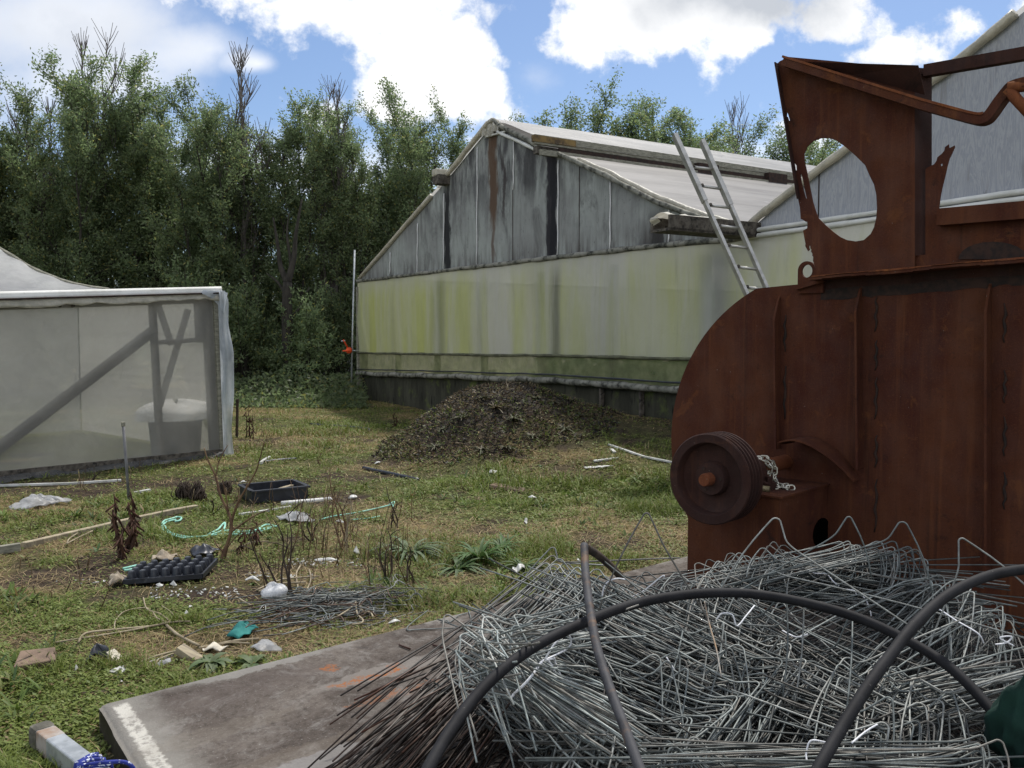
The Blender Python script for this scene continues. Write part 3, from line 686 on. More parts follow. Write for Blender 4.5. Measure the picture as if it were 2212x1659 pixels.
    m = MB(); c = sz(776, 700); m.box(WP(S0, 1.35, .0), wd*.05, wo*.06, (0, 0, 1.4)); m.build('corner_post', K['grey_wood'], g)
    m = MB(); m.grid(lambda u, v: WP(S0-.06-.05*math.sin(v*9+u), .5+2.2*v, .03-.12*u), 4, 20); m.build('torn_film_edge', K['corner_film'], g, True)
build_gh()
# ---------------------------------------------------------------- left film house
LA = flat(478, 985); LB = flat(0, 1040); ld = (LA-LB); ld.z = 0; ld.normalize(); lo_ = Vector((ld.y, -ld.x, 0))
if lo_.y > 0: lo_ = -lo_
def Lp(x, y, off=0.): 
    return on_plane(x, y, LA+lo_*off, lo_)
def lsz(x, y): q = Lp(x, y); return ((q-LA).dot(ld), q.z)
def LP(s, z, off=0.): q = LA+ld*s+lo_*off; return Vector((q.x, q.y, z))
def build_left():
    g = thing('film_house', LP(0, 0), 'low timber framed house wrapped in cloudy grey plastic film', 'greenhouse')
    uvl = lambda q: ((q-LA).dot(ld), q.z)
    zt = lambda s: float(np.interp(s, [lsz(0, 655)[0], lsz(470, 640)[0]], [lsz(0, 655)[1], lsz(470, 640)[1]]))
    zt0, zt1 = lsz(0, 655), lsz(470, 640); sl = (zt1[1]-zt0[1])/(zt1[0]-zt0[0]); zt = lambda s: zt1[1]+sl*(s-zt1[0])
    zb0, zb1 = lsz(0, 1022), lsz(470, 972); sb = (zb1[1]-zb0[1])/(zb1[0]-zb0[0]); zb = lambda s: zb1[1]+sb*(s-zb1[0])
    s0 = -6.0; s1 = zt1[0]
    fm = film('cloudy_wall_film', (.56, .55, .505), .38, .6, (.48, .472, .435), .9, cvar=.06, which='UV', bump=.5, bsc=2.6, bd=.06)
    m = MB(); m.grid(lambda u, v: LP(s0+(s1-s0)*u, zb(s0+(s1-s0)*u)+(zt(s0+(s1-s0)*u)-zb(s0+(s1-s0)*u))*v, .02+.03*(float(fbm(u*8, v*2, 1.3, 95))-.5)*math.sin(v*3.14)), 60, 14)
    m.build('wall_film', fm, g, True, uvl)
    fd = film('folded_film', (.46, .48, .49), .12, .4, (.36, .37, .38), 3, cvar=.06, which='UV')
    for (a, b, w) in []:    # diagonal pleats in the loose film
        m = MB(); p, q = lsz(*a), lsz(*b)
        m.tube([LP(p[0]+(q[0]-p[0])*i/12, p[1]+(q[1]-p[1])*i/12+.015*math.sin(i*1.3), .035) for i in range(13)], [.004+w/1912*10*.5*math.sin(math.pi*i/12) for i in range(13)], 8); m.build('film_pleat', fd, g, True)
    # loose skirt at the foot
    m = MB(); m.grid(lambda u, v: LP(s0+(s1-s0)*u, zb(s0+(s1-s0)*u)-.02-(zb(s0+(s1-s0)*u)-.0)*v*(.8+.25*math.sin(u*40)), .04+.10*v+.03*math.sin(u*33+v*2)), 90, 5)
    m.build('film_skirt', film('dark_skirt_film', (.16, .16, .155), .30, .35, (.10, .10, .095), 4, cvar=.12, which='UV', bump=.6, bsc=8, bd=.02), g, True, uvl)
    # timber frame just behind the film
    def px_beam(a, b, w, name='brace', mat='grey_dark', off=-.03, th=.05):
        p, q = lsz(*a), lsz(*b); m = MB(); m.beam(LP(*p, off), LP(*q, off), w*.0028*2.1, th, lo_); return m.build(name, K[mat], g)
    K['grey_dark'] = M('dark_grey_timber', (.035, .031, .027), (.06, .053, .046), 6, .9)  # one dark grey-brown timber tone for the frame
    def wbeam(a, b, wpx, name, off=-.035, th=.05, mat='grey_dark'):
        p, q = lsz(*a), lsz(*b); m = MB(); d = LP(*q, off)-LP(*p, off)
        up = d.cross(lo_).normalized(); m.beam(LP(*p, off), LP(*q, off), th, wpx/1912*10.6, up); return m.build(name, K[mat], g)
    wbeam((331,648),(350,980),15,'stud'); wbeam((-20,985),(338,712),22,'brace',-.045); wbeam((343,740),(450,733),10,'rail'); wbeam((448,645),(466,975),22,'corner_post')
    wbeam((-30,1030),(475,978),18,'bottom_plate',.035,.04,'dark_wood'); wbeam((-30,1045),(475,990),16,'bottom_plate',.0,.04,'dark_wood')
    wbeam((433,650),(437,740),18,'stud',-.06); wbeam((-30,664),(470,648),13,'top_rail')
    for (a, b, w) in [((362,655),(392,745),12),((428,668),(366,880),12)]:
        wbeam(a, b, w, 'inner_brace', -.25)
    # far side of the house, lit film behind
    m = MB(); m.grid(lambda u, v: LP(s0+(s1-s0)*u, .05+2.1*v, -4.2), 12, 4); m.build('back_film', fm, g, True, uvl)
    m = MB(); m.grid(lambda u, v: LP(s1, .05+2.05*v, -.05-4.1*u), 10, 6); m.build('side_film', fm, g, True, uvl)
    # flat roof and the tall sloping sheet at the left
    rf = film('roof_sheet', (.70, .70, .68), .22, .5, (.5, .5, .5), 1.5, cvar=.05, bump=.4, bsc=2.5, bd=.06)
    m = MB(); m.grid(lambda u, v: LP(s0+(s1+.04-s0)*u, zt(s0+(s1-s0)*u)+.10+.10*v*math.sin(u*3.1)*.3, .08-4.3*v), 40, 10); m.build('roof_film', rf, g, True)
    edge = [(-260,395),(-120,452),(0,536),(30,553),(62,574),(95,589),(130,603),(160,612),(195,619),(235,624)]
    DP = 2.2
    def E(u):
        k = u*(len(edge)-1); i = min(int(k), len(edge)-2); f_ = k-i
        x = edge[i][0]+(edge[i+1][0]-edge[i][0])*f_; y = edge[i][1]+(edge[i+1][1]-edge[i][1])*f_
        return Lp(x, y, -DP*(1-u)-.15)
    def sheet(u, v):
        e = E(u); x = -260+(235+260)*u; b = Lp(x, 640-x*.024+2, .05); q = b.lerp(e, v); q.z -= .16*math.sin(math.pi*v)*(1-u)
        q.z += .02*math.sin(u*30+v*2)*(1-u); return q
    m = MB(); m.grid(sheet, 40, 16); m.build('sloping_film', rf, g, True)
    m = MB(); m.tube([E(i/30)+Vector((0, 0, -.01)) for i in range(31)], .025, 6); m.build('hip_rafter', K['grey_wood'], g)
    # flashing along the top
    def strip(dz0, dz1, off, mat, name, wv=.0):
        m = MB(); m.grid(lambda u, v: LP(s0+(s1+.02-s0)*u, zt(s0+(s1-s0)*u)+dz0+(dz1-dz0)*v+wv*(float(fbm(u*20, v, 2, 33))-.5)*(1-v), off+.03*(1-v)), 70, 3); o = m.build(name, mat, g, True, solid=.008); return o
    strip(.045, .125, .06, K['white_trim'], 'white_flashing'); strip(-.05, .04, .075, K['beige_film'], 'loose_film_edge', .10)
    m = MB(); m.tube([LP(s0+(s1-s0)*i/20, zt(s0+(s1-s0)*i/20)+.04, .105) for i in range(21)], .010, 6); m.build('flashing_groove', K['black_weld'], g)
    # timber corner and hanging film strip
    wbeam((462,640),(478,985),12,'corner_post',.02,.05,'grey_wood'); wbeam((471,645),(480,780),10,'corner_board',.03,.03,'rust_dark')
    sc_ = lsz(480, 800)[0]
    def hang(u, v):
        yy = 628+ (1008-628)*v; xl = 470+14*v; xr = float(np.interp(yy, [628,650,700,760,850,930,1008], [486,494,493,505,506,500,508]))
        q = Lp(xl+(xr-xl)*u, yy, .07+.05*math.sin(v*17+u*3)*u+.05*math.sin(u*5)); return q
    m = MB(); m.grid(hang, 8, 40); m.build('hanging_film', K['corner_film'], g, True)
    m = MB(); m.grid(lambda u, v: Lp(440+52*u-8*v, 626+6*u+ (8+36*u*u)*v, .10+.03*math.sin(u*6)), 12, 6); m.build('hanging_film', K['corner_film'], g, True)
    for sp in ((358/2212),): pass
    m = MB()
    for x in (128, 157): m.lathe([(.0, .02), (.02, .02), (.022, 0)], Lp(x, 660, .05), lo_, 10)
    m.build('clip', K['dark_wood'], g)
    # things inside, seen through the film
    b = thing('bin', Lp(372, 985, -.3)*1, 'dark bin behind the cloudy film near the corner', 'bin'); b.location.z = 0; WL[b].z = 0
    q = Lp(380, 965, -.48); m = MB(); m.lathe([(.30, 0), (.34, .50), (.36, .52), (.34, .54), (.31, .52), (.28, .02), (0, .02)], (q.x, q.y, 0), (0, 0, 1), 24); m.build('body', K['black_plastic'], b, True)
    m = MB(); m.lathe([(.350, .46), (.365, .48), (.350, .50)], (q.x, q.y, 0), (0, 0, 1), 24); m.build('rim', K['black_plastic'], b, True)
    m = MB(); z0 = .52
    def sack(u, v):
        t = u*2*math.pi; r = (.44+.07*math.sin(3*t+1)+.05*math.sin(5*t))*math.sin(math.pi*(v*.5+.02)); return (q.x+r*math.cos(t)*1.1, q.y+r*math.sin(t), z0+.03+.17*math.cos(math.pi*v*.5)*(1+.2*math.sin(2*t)) - (.06 if v > .95 else 0))
    m.grid(sack, 30, 10); o = m.build('sack', M('white_sack', (.86, .85, .80), (.74, .72, .66), 9, .8, bump=.6, bsc=14, bd=.02), None, True); tag(o, 'white sack slumped on the dark bin inside the film house', 'sack')
build_left()
# ---------------------------------------------------------------- trees
def leaf_mesh(base, d, L, w, col):
    n = len(base); r = rng.normal(size=(n, 3)); s = np.cross(d, r); s /= np.linalg.norm(s, axis=1)[:, None]+1e-9
    m = base+d*(L*.5)[:, None]; nn = np.cross(d, s)*(L*.08)[:, None]
    V = np.stack([base, m+s*w[:, None]-nn, base+d*L[:, None], m-s*w[:, None]-nn], 1).reshape(-1, 3)
    return V, np.arange(4*n).reshape(n, 4), np.repeat(col, 4, 0)
def leaf_cols(n, h, bright):
    t = rng.random(n)[:, None]; y = rng.random(n)[:, None]
    c = np.array([.092, .125, .058])*(1-t)+np.array([.17, .205, .108])*t
    c = np.where(y > .93, c*np.array([1.7, 1.3, .9]), c); return c*bright
def grow(seed, H, spread, nl=92, nt=9, nlv=60, bare=False, low=.10, bright=1., lean=.0, leaf=.105):
    r = random.Random(seed); m = MB(); LB_, LD = [], []
    stems = []
    ns = r.choice([4, 5, 5, 6])
    for k in range(ns):
        hh = H*(1 if k == 0 else r.uniform(.66, .97)); az = k*6.28/ns+r.uniform(-.5, .5); pts = []
        for i in range(9):
            f = i/8; o = (.08 if k == 0 else r.uniform(.40, .62))*(f**.9)*spread*(1 if not bare else .6)
            pts.append(Vector((math.cos(az)*o+lean*f*f+r.uniform(-.06, .06), math.sin(az)*o+r.uniform(-.06, .06), hh*f*(1 if bare else .93))))
        pts[0] = Vector((0.06*math.cos(az), .06*math.sin(az), -.1)); r0 = .13*(H/9)*(1 if k == 0 else .7)
        m.tube(pts, [r0*(1-i/8)**1.15*.8+.006 for i in range(9)], 8, caps=False); stems.append((pts, hh))
    for i in range(nl):
        pts, hh = stems[i % ns]; f = low+(1-low)*(i+.5)/nl; f = min(.98, f+r.uniform(-.04, .04)); k = f*8; j = min(int(k), 7); p0 = pts[j].lerp(pts[j+1], k-j)
        az = r.uniform(0, 6.28); el = math.radians(r.uniform(20, 62) if f < .5 else r.uniform(32, 78))
        if bare: el = math.radians(r.uniform(58, 86))
        ln = (1.5 if bare else 1)*spread*(.66-f*.22)*r.uniform(.5, 1.4); d = Vector((math.cos(az)*math.cos(el), math.sin(az)*math.cos(el), math.sin(el)))
        lp = [p0]; 
        for q in range(4): d = (d+Vector((r.uniform(-.22, .22)+lean*.08, r.uniform(-.22, .22), r.uniform(-.04, .24)))).normalized(); lp.append(lp[-1]+d*ln/4)
        m.tube(lp, [.030*(1-.75*f)*(1-.2*q)+.004 for q in range(5)], 5, caps=False)
        for q in range(nt):
            f2 = .25+.75*(q+.5)/nt; kk = f2*4; jj = min(int(kk), 3); b = lp[jj].lerp(lp[jj+1], kk-jj)
            td = (lp[jj+1]-lp[jj]).normalized()*.9+Vector((r.gauss(0, .55), r.gauss(0, .55), r.gauss(.15, .35))); td.normalize()
            if bare: td = (td+Vector((0, 0, 1.3))).normalized()
            tl = r.uniform(.35, .9)*(1.1-.25*f)*(1.15 if bare else 1)
            e = b+td*tl; mid = b.lerp(e, .5)+Vector((0, 0, -.03)); m.tube([b, mid, e], [.009, .007, .005] if bare else [.007, .005, .003], 4, caps=False)
            if not bare:
                a = np.linspace(.08, 1, nlv)[:, None]; pb = np.array(b)*(1-a)+np.array(e)*a+rng.normal(0, .085, (nlv, 3))
                ld = np.array(td)*.55+rng.normal(0, .55, (nlv, 3))+np.array([lean*.3, 0, -.12]); LB_.append(pb); LD.append(ld)
    if bare: return m, None
    B = np.concatenate(LB_); D = np.concatenate(LD); D /= np.linalg.norm(D, axis=1)[:, None]; n = len(B)
    V, Q, c = leaf_mesh(B, D, rng.uniform(.6, 1.2, n)*leaf, rng.uniform(.7, 1.2, n)*leaf*.20, leaf_cols(n, H, bright))
    return m, (V, Q, c)
def make_tree(name, seed, label, cat, group, **kw):
    t = thing(name, (0, 0, 0), label, cat, group)
    m, lv = grow(seed, **kw)
    m.build('trunk', K['bark' if lv else 'grey_twig'], t, True)
    if lv: mesh_np('crown', lv[0], lv[1], K['leaf'], t, lv[2])
    return t
def dup(root, loc, rz, sc, label, group):
    r = root.copy(); C.objects.link(r); r.location = loc; r.rotation_euler = (0, 0, rz); r.scale = sc; r['label'] = label; WL[r] = Vector(loc)
    if group: r['group'] = group
    for ch in root.children:
        c = ch.copy(); C.objects.link(c); c.parent = r
    return r
protos = [make_tree('shelter_tree', 100+i, 'x', 'tree', None, H=9.0, spread=s, lean=l, low=.10, bright=b) for i, (s, l, b) in enumerate([(2.15, .3, 1.), (2.0, .5, .95), (2.3, .2, 1.05), (1.9, .6, 1.1)])]
sparse = make_tree('shelter_tree', 141, 'x', 'tree', None, H=9.0, spread=1.8, lean=.2, low=.24, bright=1.05, nl=66)
protos.append(sparse)
used = set()
def place_tree(i, px, top, Y, label, grp, rz, q=None):
    q = i % 4 if q is None else q; pr = protos[q]; b = P(px, HOR, Y); h = (HOR-top)/FOC*Y+1.6; k = h/9.2; w = max(.8, min(1.1, k))*(1.3 if Y > 30 else 1)
    if q not in used: used.add(q); o = pr
    else: o = dup(pr, (0, 0, 0), 0, (1, 1, 1), label, grp)
    o.location = (b.x, b.y, 0); o.rotation_euler = (0, 0, rz); o.scale = (w, w, k); o['label'] = label
    if grp: o['group'] = grp
GA = 'leafy trees in the left shelterbelt'; GB = 'tree tops beyond the big greenhouse'
rows = [(-60,170,23.5,'leafy shelterbelt tree cut off by the left edge of the picture'),(45,165,24.2,'shelterbelt tree whose thin top stands just left of the tallest clump'),(185,135,23.6,'tallest dense shelterbelt tree with bare twigs beside its top'),
        (345,130,24.4,'tall shelterbelt tree with a ragged spiky top leaning right'),(465,180,24.0,'shelterbelt tree with dense crown under the bare upright branches'),(560,270,25.2,'shorter shelterbelt tree filling the gap right of the bare branches'),
        (640,190,24.8,'slim pointed shelterbelt tree with a see-through lower crown'),(770,230,25.6,'broad shelterbelt tree left of the greenhouse beneath the bright cloud'),(885,198,26.4,'shelterbelt tree with twin tips just left of the gable'),(965,262,27.4,'small shelterbelt tree touching the greenhouse gable')]
for i, (px, top, Y, lb) in enumerate(rows): place_tree(i, px, top, Y, lb, GA, R.uniform(0, 6.28), 4 if i == 6 else None)
rows2 = [(115,215,26.2,'darker tree standing behind the gap left of the tallest clump'),(270,215,26.0,'darker tree behind the two tallest shelterbelt tops'),(410,230,26.6,'darker tree behind the ragged spiky tree'),(715,270,28.0,'darker tree behind the slim pointed tree'),(850,265,28.6,'darker tree between the broad tree and the twin tipped tree')]
for i, (px, top, Y, lb) in enumerate(rows2): place_tree(i+1, px, top, Y, lb, 'darker trees in the second row', R.uniform(0, 6.28))
rows3 = [(1175,228,33,'tree top just right of the greenhouse ridge cap'),(1240,222,33.5,'bushy tree top over the roof, second along from the ridge cap'),(1350,226,34,'tall feathery tree top above the middle of the greenhouse roof'),(1425,240,34.5,'windswept tree top left of the ladder'),
         (1500,258,35,'tree top directly behind the top of the ladder'),(1590,268,36,'sparse tree top right of the ladder'),(1680,282,37,'low tree top beside the rusty hopper edge'),(1790,300,38,'tree top seen through the oval hole in the hopper'),(1060,262,31,'tree hidden behind the gable peak with its tips showing left of it')]
for i, (px, top, Y, lb) in enumerate(rows3): place_tree(i, px, top, Y, lb, GB, R.uniform(0, 6.28))
bt = make_tree('bare_tree', 300, 'leafless upright grey branches above the tree left of the spiky one', 'tree', 'leafless trees in the shelterbelt', H=9.4, spread=1.25, nl=44, nt=11, bare=True, low=.45)
b = P(228, HOR, 24.6); bt.location = (b.x, b.y, 0); bt.scale = (1.2, 1.2, (HOR-138)/FOC*24.6/9.4+1.6/9.4)
for (px, top, Y, lb) in [(525,140,24.6,'leafless branches fanning up between two shelterbelt trees'),(718,205,25.4,'small leafless top left of the bright cloud'),(1585,242,36.5,'leafless twigs above the roof right of the ladder'),(85,230,24.5,'thin bare sapling near the left edge')]:
    b = P(px, HOR, Y); dup(bt, (b.x, b.y, 0), R.uniform(0, 6.28), (1.2, 1.2, ((HOR-top-14)/FOC*Y+1.6)/9.6), lb, 'leafless trees in the shelterbelt')
def dark_trunk():
    b = P(622, HOR, 22.6); t = thing('forked_tree', (b.x, b.y, 0), 'thick dark trunk forking between the film house and the big greenhouse', 'tree'); m = MB(); Y = 22.6
    for pts, r0, r1 in (([(624,862),(622,760),(620,680),(621,610)], .17, .12), ([(621,612),(606,575),(600,530),(590,470)], .09, .02), ([(621,612),(634,560),(640,500),(652,430)], .10, .02), ([(620,640),(600,610),(575,590)], .05, .012), ([(622,625),(628,570),(620,510),(624,460)], .06, .012), ([(622,700),(650,660),(668,620)], .05, .012)):
        q = smooth_path([P(x, y, Y+.06*math.sin(x)) for (x, y) in pts], 4); n = len(q); m.tube(q, [r0+(r1-r0)*i/(n-1) for i in range(n)], 8)
    m.build('trunk', K['bark'], t, True)
dark_trunk()
# low leafy bushes in front of the trunks
def make_bush(seed, H, W_, n, label, px, py, Y, bright=1.):
    t = thing('bush', (0, 0, 0), label, 'bush', 'leafy bushes under the shelterbelt'); r = random.Random(seed); m = MB(); Bs, Ds = [], []
    for i in range(n):
        az = r.uniform(0, 6.28); el = math.radians(r.uniform(15, 80)); ln = H*r.uniform(.6, 1.1)
        d = Vector((math.cos(az)*math.cos(el)*W_/H, math.sin(az)*math.cos(el)*W_/H, math.sin(el))); p = [Vector((0, 0, -.05)), d*ln*.5+Vector((0, 0, .06)), d*ln]
        m.tube(p, [.02, .012, .004], 4, caps=False)
        for k in range(4):
            b0 = p[1].lerp(p[2], k/4); td = (d.normalized()+Vector((r.gauss(0, .6), r.gauss(0, .6), r.gauss(0, .4)))).normalized(); a = np.linspace(.05, 1, 34)[:, None]
            Bs.append(np.array(b0)+np.array(td)*a*.5+rng.normal(0, .05, (34, 3))); Ds.append(np.array(td)*.5+rng.normal(0, .6, (34, 3))+np.array([0, 0, -.15]))
    B = np.concatenate(Bs); D = np.concatenate(Ds); D /= np.linalg.norm(D, axis=1)[:, None]; q = len(B)
    V, Q, c = leaf_mesh(B, D, rng.uniform(.6, 1.2, q)*.12, rng.uniform(.7, 1.2, q)*.021, leaf_cols(q, 1, bright))
    V[:, 2] = np.maximum(V[:, 2], -.1)
    m.build('branches', K['bark'], t, True); mesh_np('foliage', V, Q, K['leaf'], t, c)
    b = P(px, HOR, Y); t.location = (b.x, b.y, 0); return t
make_bush(1, 2.6, 1.5, 56, 'bright leafy bush at the foot of the trees behind the film house roof', 185, 0, 22.3, 1.1)
make_bush(2, 3.6, 1.2, 60, 'tall light green bush above the flat end of the film house roof', 415, 0, 22.5, 1.35)
make_bush(3, 3.5, 1.1, 56, 'light green bush left of the forked dark trunk', 525, 0, 22.9, 1.2)
make_bush(4, 2.2, .9, 40, 'low green bush beside the hanging film corner', 555, 0, 23.4, 1.)
make_bush(5, 2.9, 1.0, 50, 'light green bush in front of the weatherboard house', 655, 0, 22.8, 1.35)
make_bush(6, 3.2, 1.0, 54, 'bush close to the orange crank and the greenhouse corner', 735, 0, 24.3, .9)
make_bush(7, 2.8, 1.3, 50, 'bush at the far left under the shelterbelt', 15, 0, 22.6, .9)
def undergrowth():
    n = 9000; px = rng.uniform(480, 790, n); Y = rng.uniform(19.0, 24.5, n); X = (px-CX)/FOC*Y
    h = rng.random(n)**1.5*.55*sstep(18.5, 21.5, Y)*(.5+fbm(X, Y, 1.2, 9)); B = np.stack([X, Y, h+ground(X, Y)], 1); D = rng.normal(size=(n, 3)); D[:, 2] = abs(D[:, 2])*.6; D /= np.linalg.norm(D, axis=1)[:, None]
    V, Q, c = leaf_mesh(B, D, rng.uniform(.06, .16, n), rng.uniform(.015, .04, n), leaf_cols(n, 1, .8))
    tag(mesh_np('undergrowth', V, Q, K['leaf'], None, c), 'dark leafy weeds along the foot of the shelterbelt', 'weeds', kind='stuff')
undergrowth()
# weatherboard house glimpsed between the trunks
def far_house():
    b = P(650, HOR, 33); hs = thing('house', (b.x, b.y, 0), 'grey weatherboard house glimpsed between the tree trunks', 'house')
    ex = Vector((1, .1, 0)).normalized(); ey = Vector((-ex.y, ex.x, 0)); o = Vector((b.x, b.y, 0)); m = MB()
    for k in range(8): m.hexa([o+ex*-3.2+Vector((0, 0, .9+k*.16)), o+ex*3.2+Vector((0, 0, .9+k*.16)), o+ex*3.2+ey*.1+Vector((0, 0, .9+k*.16)), o+ex*-3.2+ey*.1+Vector((0, 0, .9+k*.16)),
                                o+ex*-3.2+ey*.03+Vector((0, 0, 1.05+k*.16)), o+ex*3.2+ey*.03+Vector((0, 0, 1.05+k*.16)), o+ex*3.2+ey*.1+Vector((0, 0, 1.05+k*.16)), o+ex*-3.2+ey*.1+Vector((0, 0, 1.05+k*.16))])
    m.build('weatherboards', M('grey_weatherboard', (.20, .20, .215), (.26, .26, .27), 2), hs)
    m = MB(); m.box(o+ey*2.1+Vector((0, 0, 1.09)), ex*3.2, ey*2.0, (0, 0, 1.09)); m.build('body', M('pale_render', (.42, .45, .46), (.36, .38, .40), 2), hs)
    w = MB(); w.box(o-ex*.5+Vector((0, 0, 1.0))-ey*.06, ex*.45, ey*.04, (0, 0, .7)); wf = w.build('window', M('white_window_frame', (.6, .62, .64)), hs)
    w = MB(); w.box(o-ex*.5+Vector((0, 0, 1.0))-ey*.105, ex*.38, ey*.004, (0, 0, .62)); w.build('pane', M('blue_pane', (.10, .16, .30), None, rough=.15, bump=0), wf)
    m = MB(); m.prism([o-ex*3.5+Vector((0, 0, 2.22))-ey*.4, o-ex*3.5+Vector((0, 0, 2.22))+ey*4.6, o-ex*3.5+Vector((0, 0, 2.8))+ey*2.1], [], ex*7.0); m.build('roof', M('grey_roofing', (.06, .06, .065)), hs)
far_house()
# ---------------------------------------------------------------- rusted machine
AX = Vector((.69, .73, 0)).normalized(); EX = Vector((AX.y, -AX.x, 0)); PC = P(1545, 1032, 4.6)
def MP(x, y, a=.8): return on_plane(x, y, PC+AX*a, AX)
def kz(x, y, a=.8): q = MP(x, y, a); return ((q-PC).dot(EX), q.z)
def MW(k, z, a=.8): q = PC+EX*k+AX*a; return Vector((q.x, q.y, z))
def build_machine():
    g = thing('rusty_machine', MW(.3, SZ, .8), 'big rusted steel machine with round housing, torn hopper and grooved pulley', 'machine')
    up = Vector((0, 0, 1))
    kl, zl = kz(1450, 955); Rr = 1.05; kc = kl+Rr; zc = .93; ztop = kz(1755, 612)[1]; KR = 2.1
    arc = [MW(kc+Rr*math.cos(t), zc+Rr*math.sin(t)) for t in [math.radians(d) for d in range(98, 232, 3)]]
    arc = [q for q in arc if q.z <= ztop and q.z >= SZ-.02]
    poly = [MW(KR, SZ-.02), MW(KR, ztop), MW(kc-.15, ztop)]+arc+[MW((arc[-1]-PC).dot(EX)+.02, SZ-.02)]
    m = MB(); m.prism(poly, [], AX*.012); m.build('end_plate', K['rust'], g)
    # curved shell behind the plate, back plate
    m = MB(); full = arc; 
    m.grid(lambda u, v: MW(kc+(Rr-.03)*math.cos(math.radians(95+135*u)), min(ztop-.025, max(SZ-.02, zc+(Rr-.03)*math.sin(math.radians(95+135*u)))), .81+.85*v), 40, 6); m.build('curved_shell', K['rust_dark'], g, True)
    m = MB(); m.box(MW((kc+KR)/2-.1, (ztop+SZ)/2, 1.68), EX*((KR-kc)/2+.25), AX*.006, up*((ztop-SZ)/2)); m.build('back_plate', K['rust_dark'], g)
    m = MB(); m.box(MW((kc+KR)/2-.08, ztop-.012, 1.25), EX*((KR-kc)/2+.1), AX*.43, up*.006); m.build('top_plate', K['rust_dark'], g)
    # vertical fins and stitch welds
    for (x, yt, yb, dpt) in [(1682,640,968,.07),(1858,620,1010,.075),(2137,612,1240,.075)]:
        a = kz(x, yt); b = kz(x+(2 if x < 2000 else -2), yb); m = MB()
        lp = [MW(a[0], a[1], .8), MW(a[0], a[1]-.02, .8-dpt*.3), MW(a[0], a[1]-.14, .8-dpt), MW(b[0], b[1], .8-dpt), MW(b[0], b[1], .8)]
        m.prism(lp, [], EX*.012); m.build('stiffener', K['rust'], g)
    for (x, ys) in [(1894,[(640,716),(735,800),(815,905),(940,1010),(1035,1150)]),(2172,[(655,740),(800,870),(900,985),(1020,1100)]),(1697,[(680,760),(790,905)])]:
        m = MB()
        for (y0, y1) in ys:
            a, b = kz(x, y0), kz(x, y1); n = 7
            m.tube([MW(a[0]+.006*math.sin(i*2.1+x), a[1]+(b[1]-a[1])*i/n, .797) for i in range(n+1)], [.002+.0055*math.sin(math.pi*(i+.3)/(n+.6))*(1+.3*math.sin(i*3.7)) for i in range(n+1)], 6)
        m.build('weld_seam', K['black_weld'], g, True)
    # left fold: shallow panel slightly proud, catching more light
    a = kz(1737, 640); b = kz(1690, 640); z1 = kz(1700, 655)[1]; z0 = kz(1700, 985)[1]
    # flange along the top
    fa, fb = kz(1757, 600, .72), kz(2212, 560, .72)
    zs = lambda k: fa[1]+(fb[1]-fa[1])*(k-fa[0])/(fb[0]-fa[0])
    def rail(k0, k1, zo, h, a0, a1, name, mat='rust'):
        m = MB(); n = 24; ps = []
        for i in range(n):
            p = k0+(k1-k0)*i/n; q = k0+(k1-k0)*(i+1)/n; w1 = .004*math.sin(i*.9)
            m.hexa([MW(p, zs(p)+zo-h+w1, a0), MW(q, zs(q)+zo-h+w1, a0), MW(q, zs(q)+zo-h, a1), MW(p, zs(p)+zo-h, a1), MW(p, zs(p)+zo, a0), MW(q, zs(q)+zo, a0), MW(q, zs(q)+zo, a1), MW(p, zs(p)+zo, a1)])
        return m.build(name, K[mat], g)
    rail(fa[0], KR, 0, .016, .655, .84, 'flange'); rail(fa[0]+.02, KR, .006, .006, .650, .80, 'rust_scale', 'rust_bright')
    m = MB(); n = 60; tq = [MW(fa[0]+.01+(KR-fa[0]-.02)*i/n, zs(fa[0]+(KR-fa[0])*i/n)-.018, .797) for i in range(n+1)]; bq = [MW(fa[0]+.01+(KR-fa[0]-.02)*i/n, zs(fa[0]+(KR-fa[0])*i/n)-.09-.06*float(fbm(i*.21, 2, 1.3, 99)), .797) for i in range(n+1)]  # dark strip that paints the flange's shadow onto the plate
    m.prism(tq+bq[::-1], [], AX*.0025); m.build('flange_shade_band', K['black_weld'], g); rail(fa[0]+.02, KR, .075, .07, .785, .80, 'flange_upstand')
    rail(fa[0]-.02, KR, -.016, .05, .795, .81, 'flange_web', 'rust_dark')  # dark tone adds to the painted shade under the flange
    # lifting eye and its foot
    q = kz(1742, 584, .78); r = .052
    out = [MW(q[0]+r*math.cos(t), q[1]+r*math.sin(t), .78) for t in [math.radians(d) for d in range(0, 181, 12)]]+[MW(q[0]-r, q[1]-.13, .78), MW(q[0]+r+.05, q[1]-.13, .78), MW(q[0]+r+.05, q[1]-.02, .78)]
    hol = [MW(q[0]+.033*math.cos(t)+.002, q[1]+.037*math.sin(t)-.004, .78) for t in [math.radians(d) for d in range(0, 360, 15)]]
    m = MB(); m.prism(out, [hol[::-1]], AX*.02); m.build('lifting_eye', K['rust'], g)
    a, b = kz(1722, 623, .78), kz(1775, 606, .78); m = MB(); m.beam(MW(a[0], a[1], .78), MW(b[0]+.02, b[1]+.0, .78), .05, .02, up); m.build('eye_foot', K['rust'], g)
    # hopper front sheet with its cut opening and ragged left edge
    HA = .76
    ox = lambda x, y: (1669.8+.2451*x, 67.8+.2451*y)
    ox5 = lambda x, y: (1669.8+.2451*x, 440.5+.2451*y)
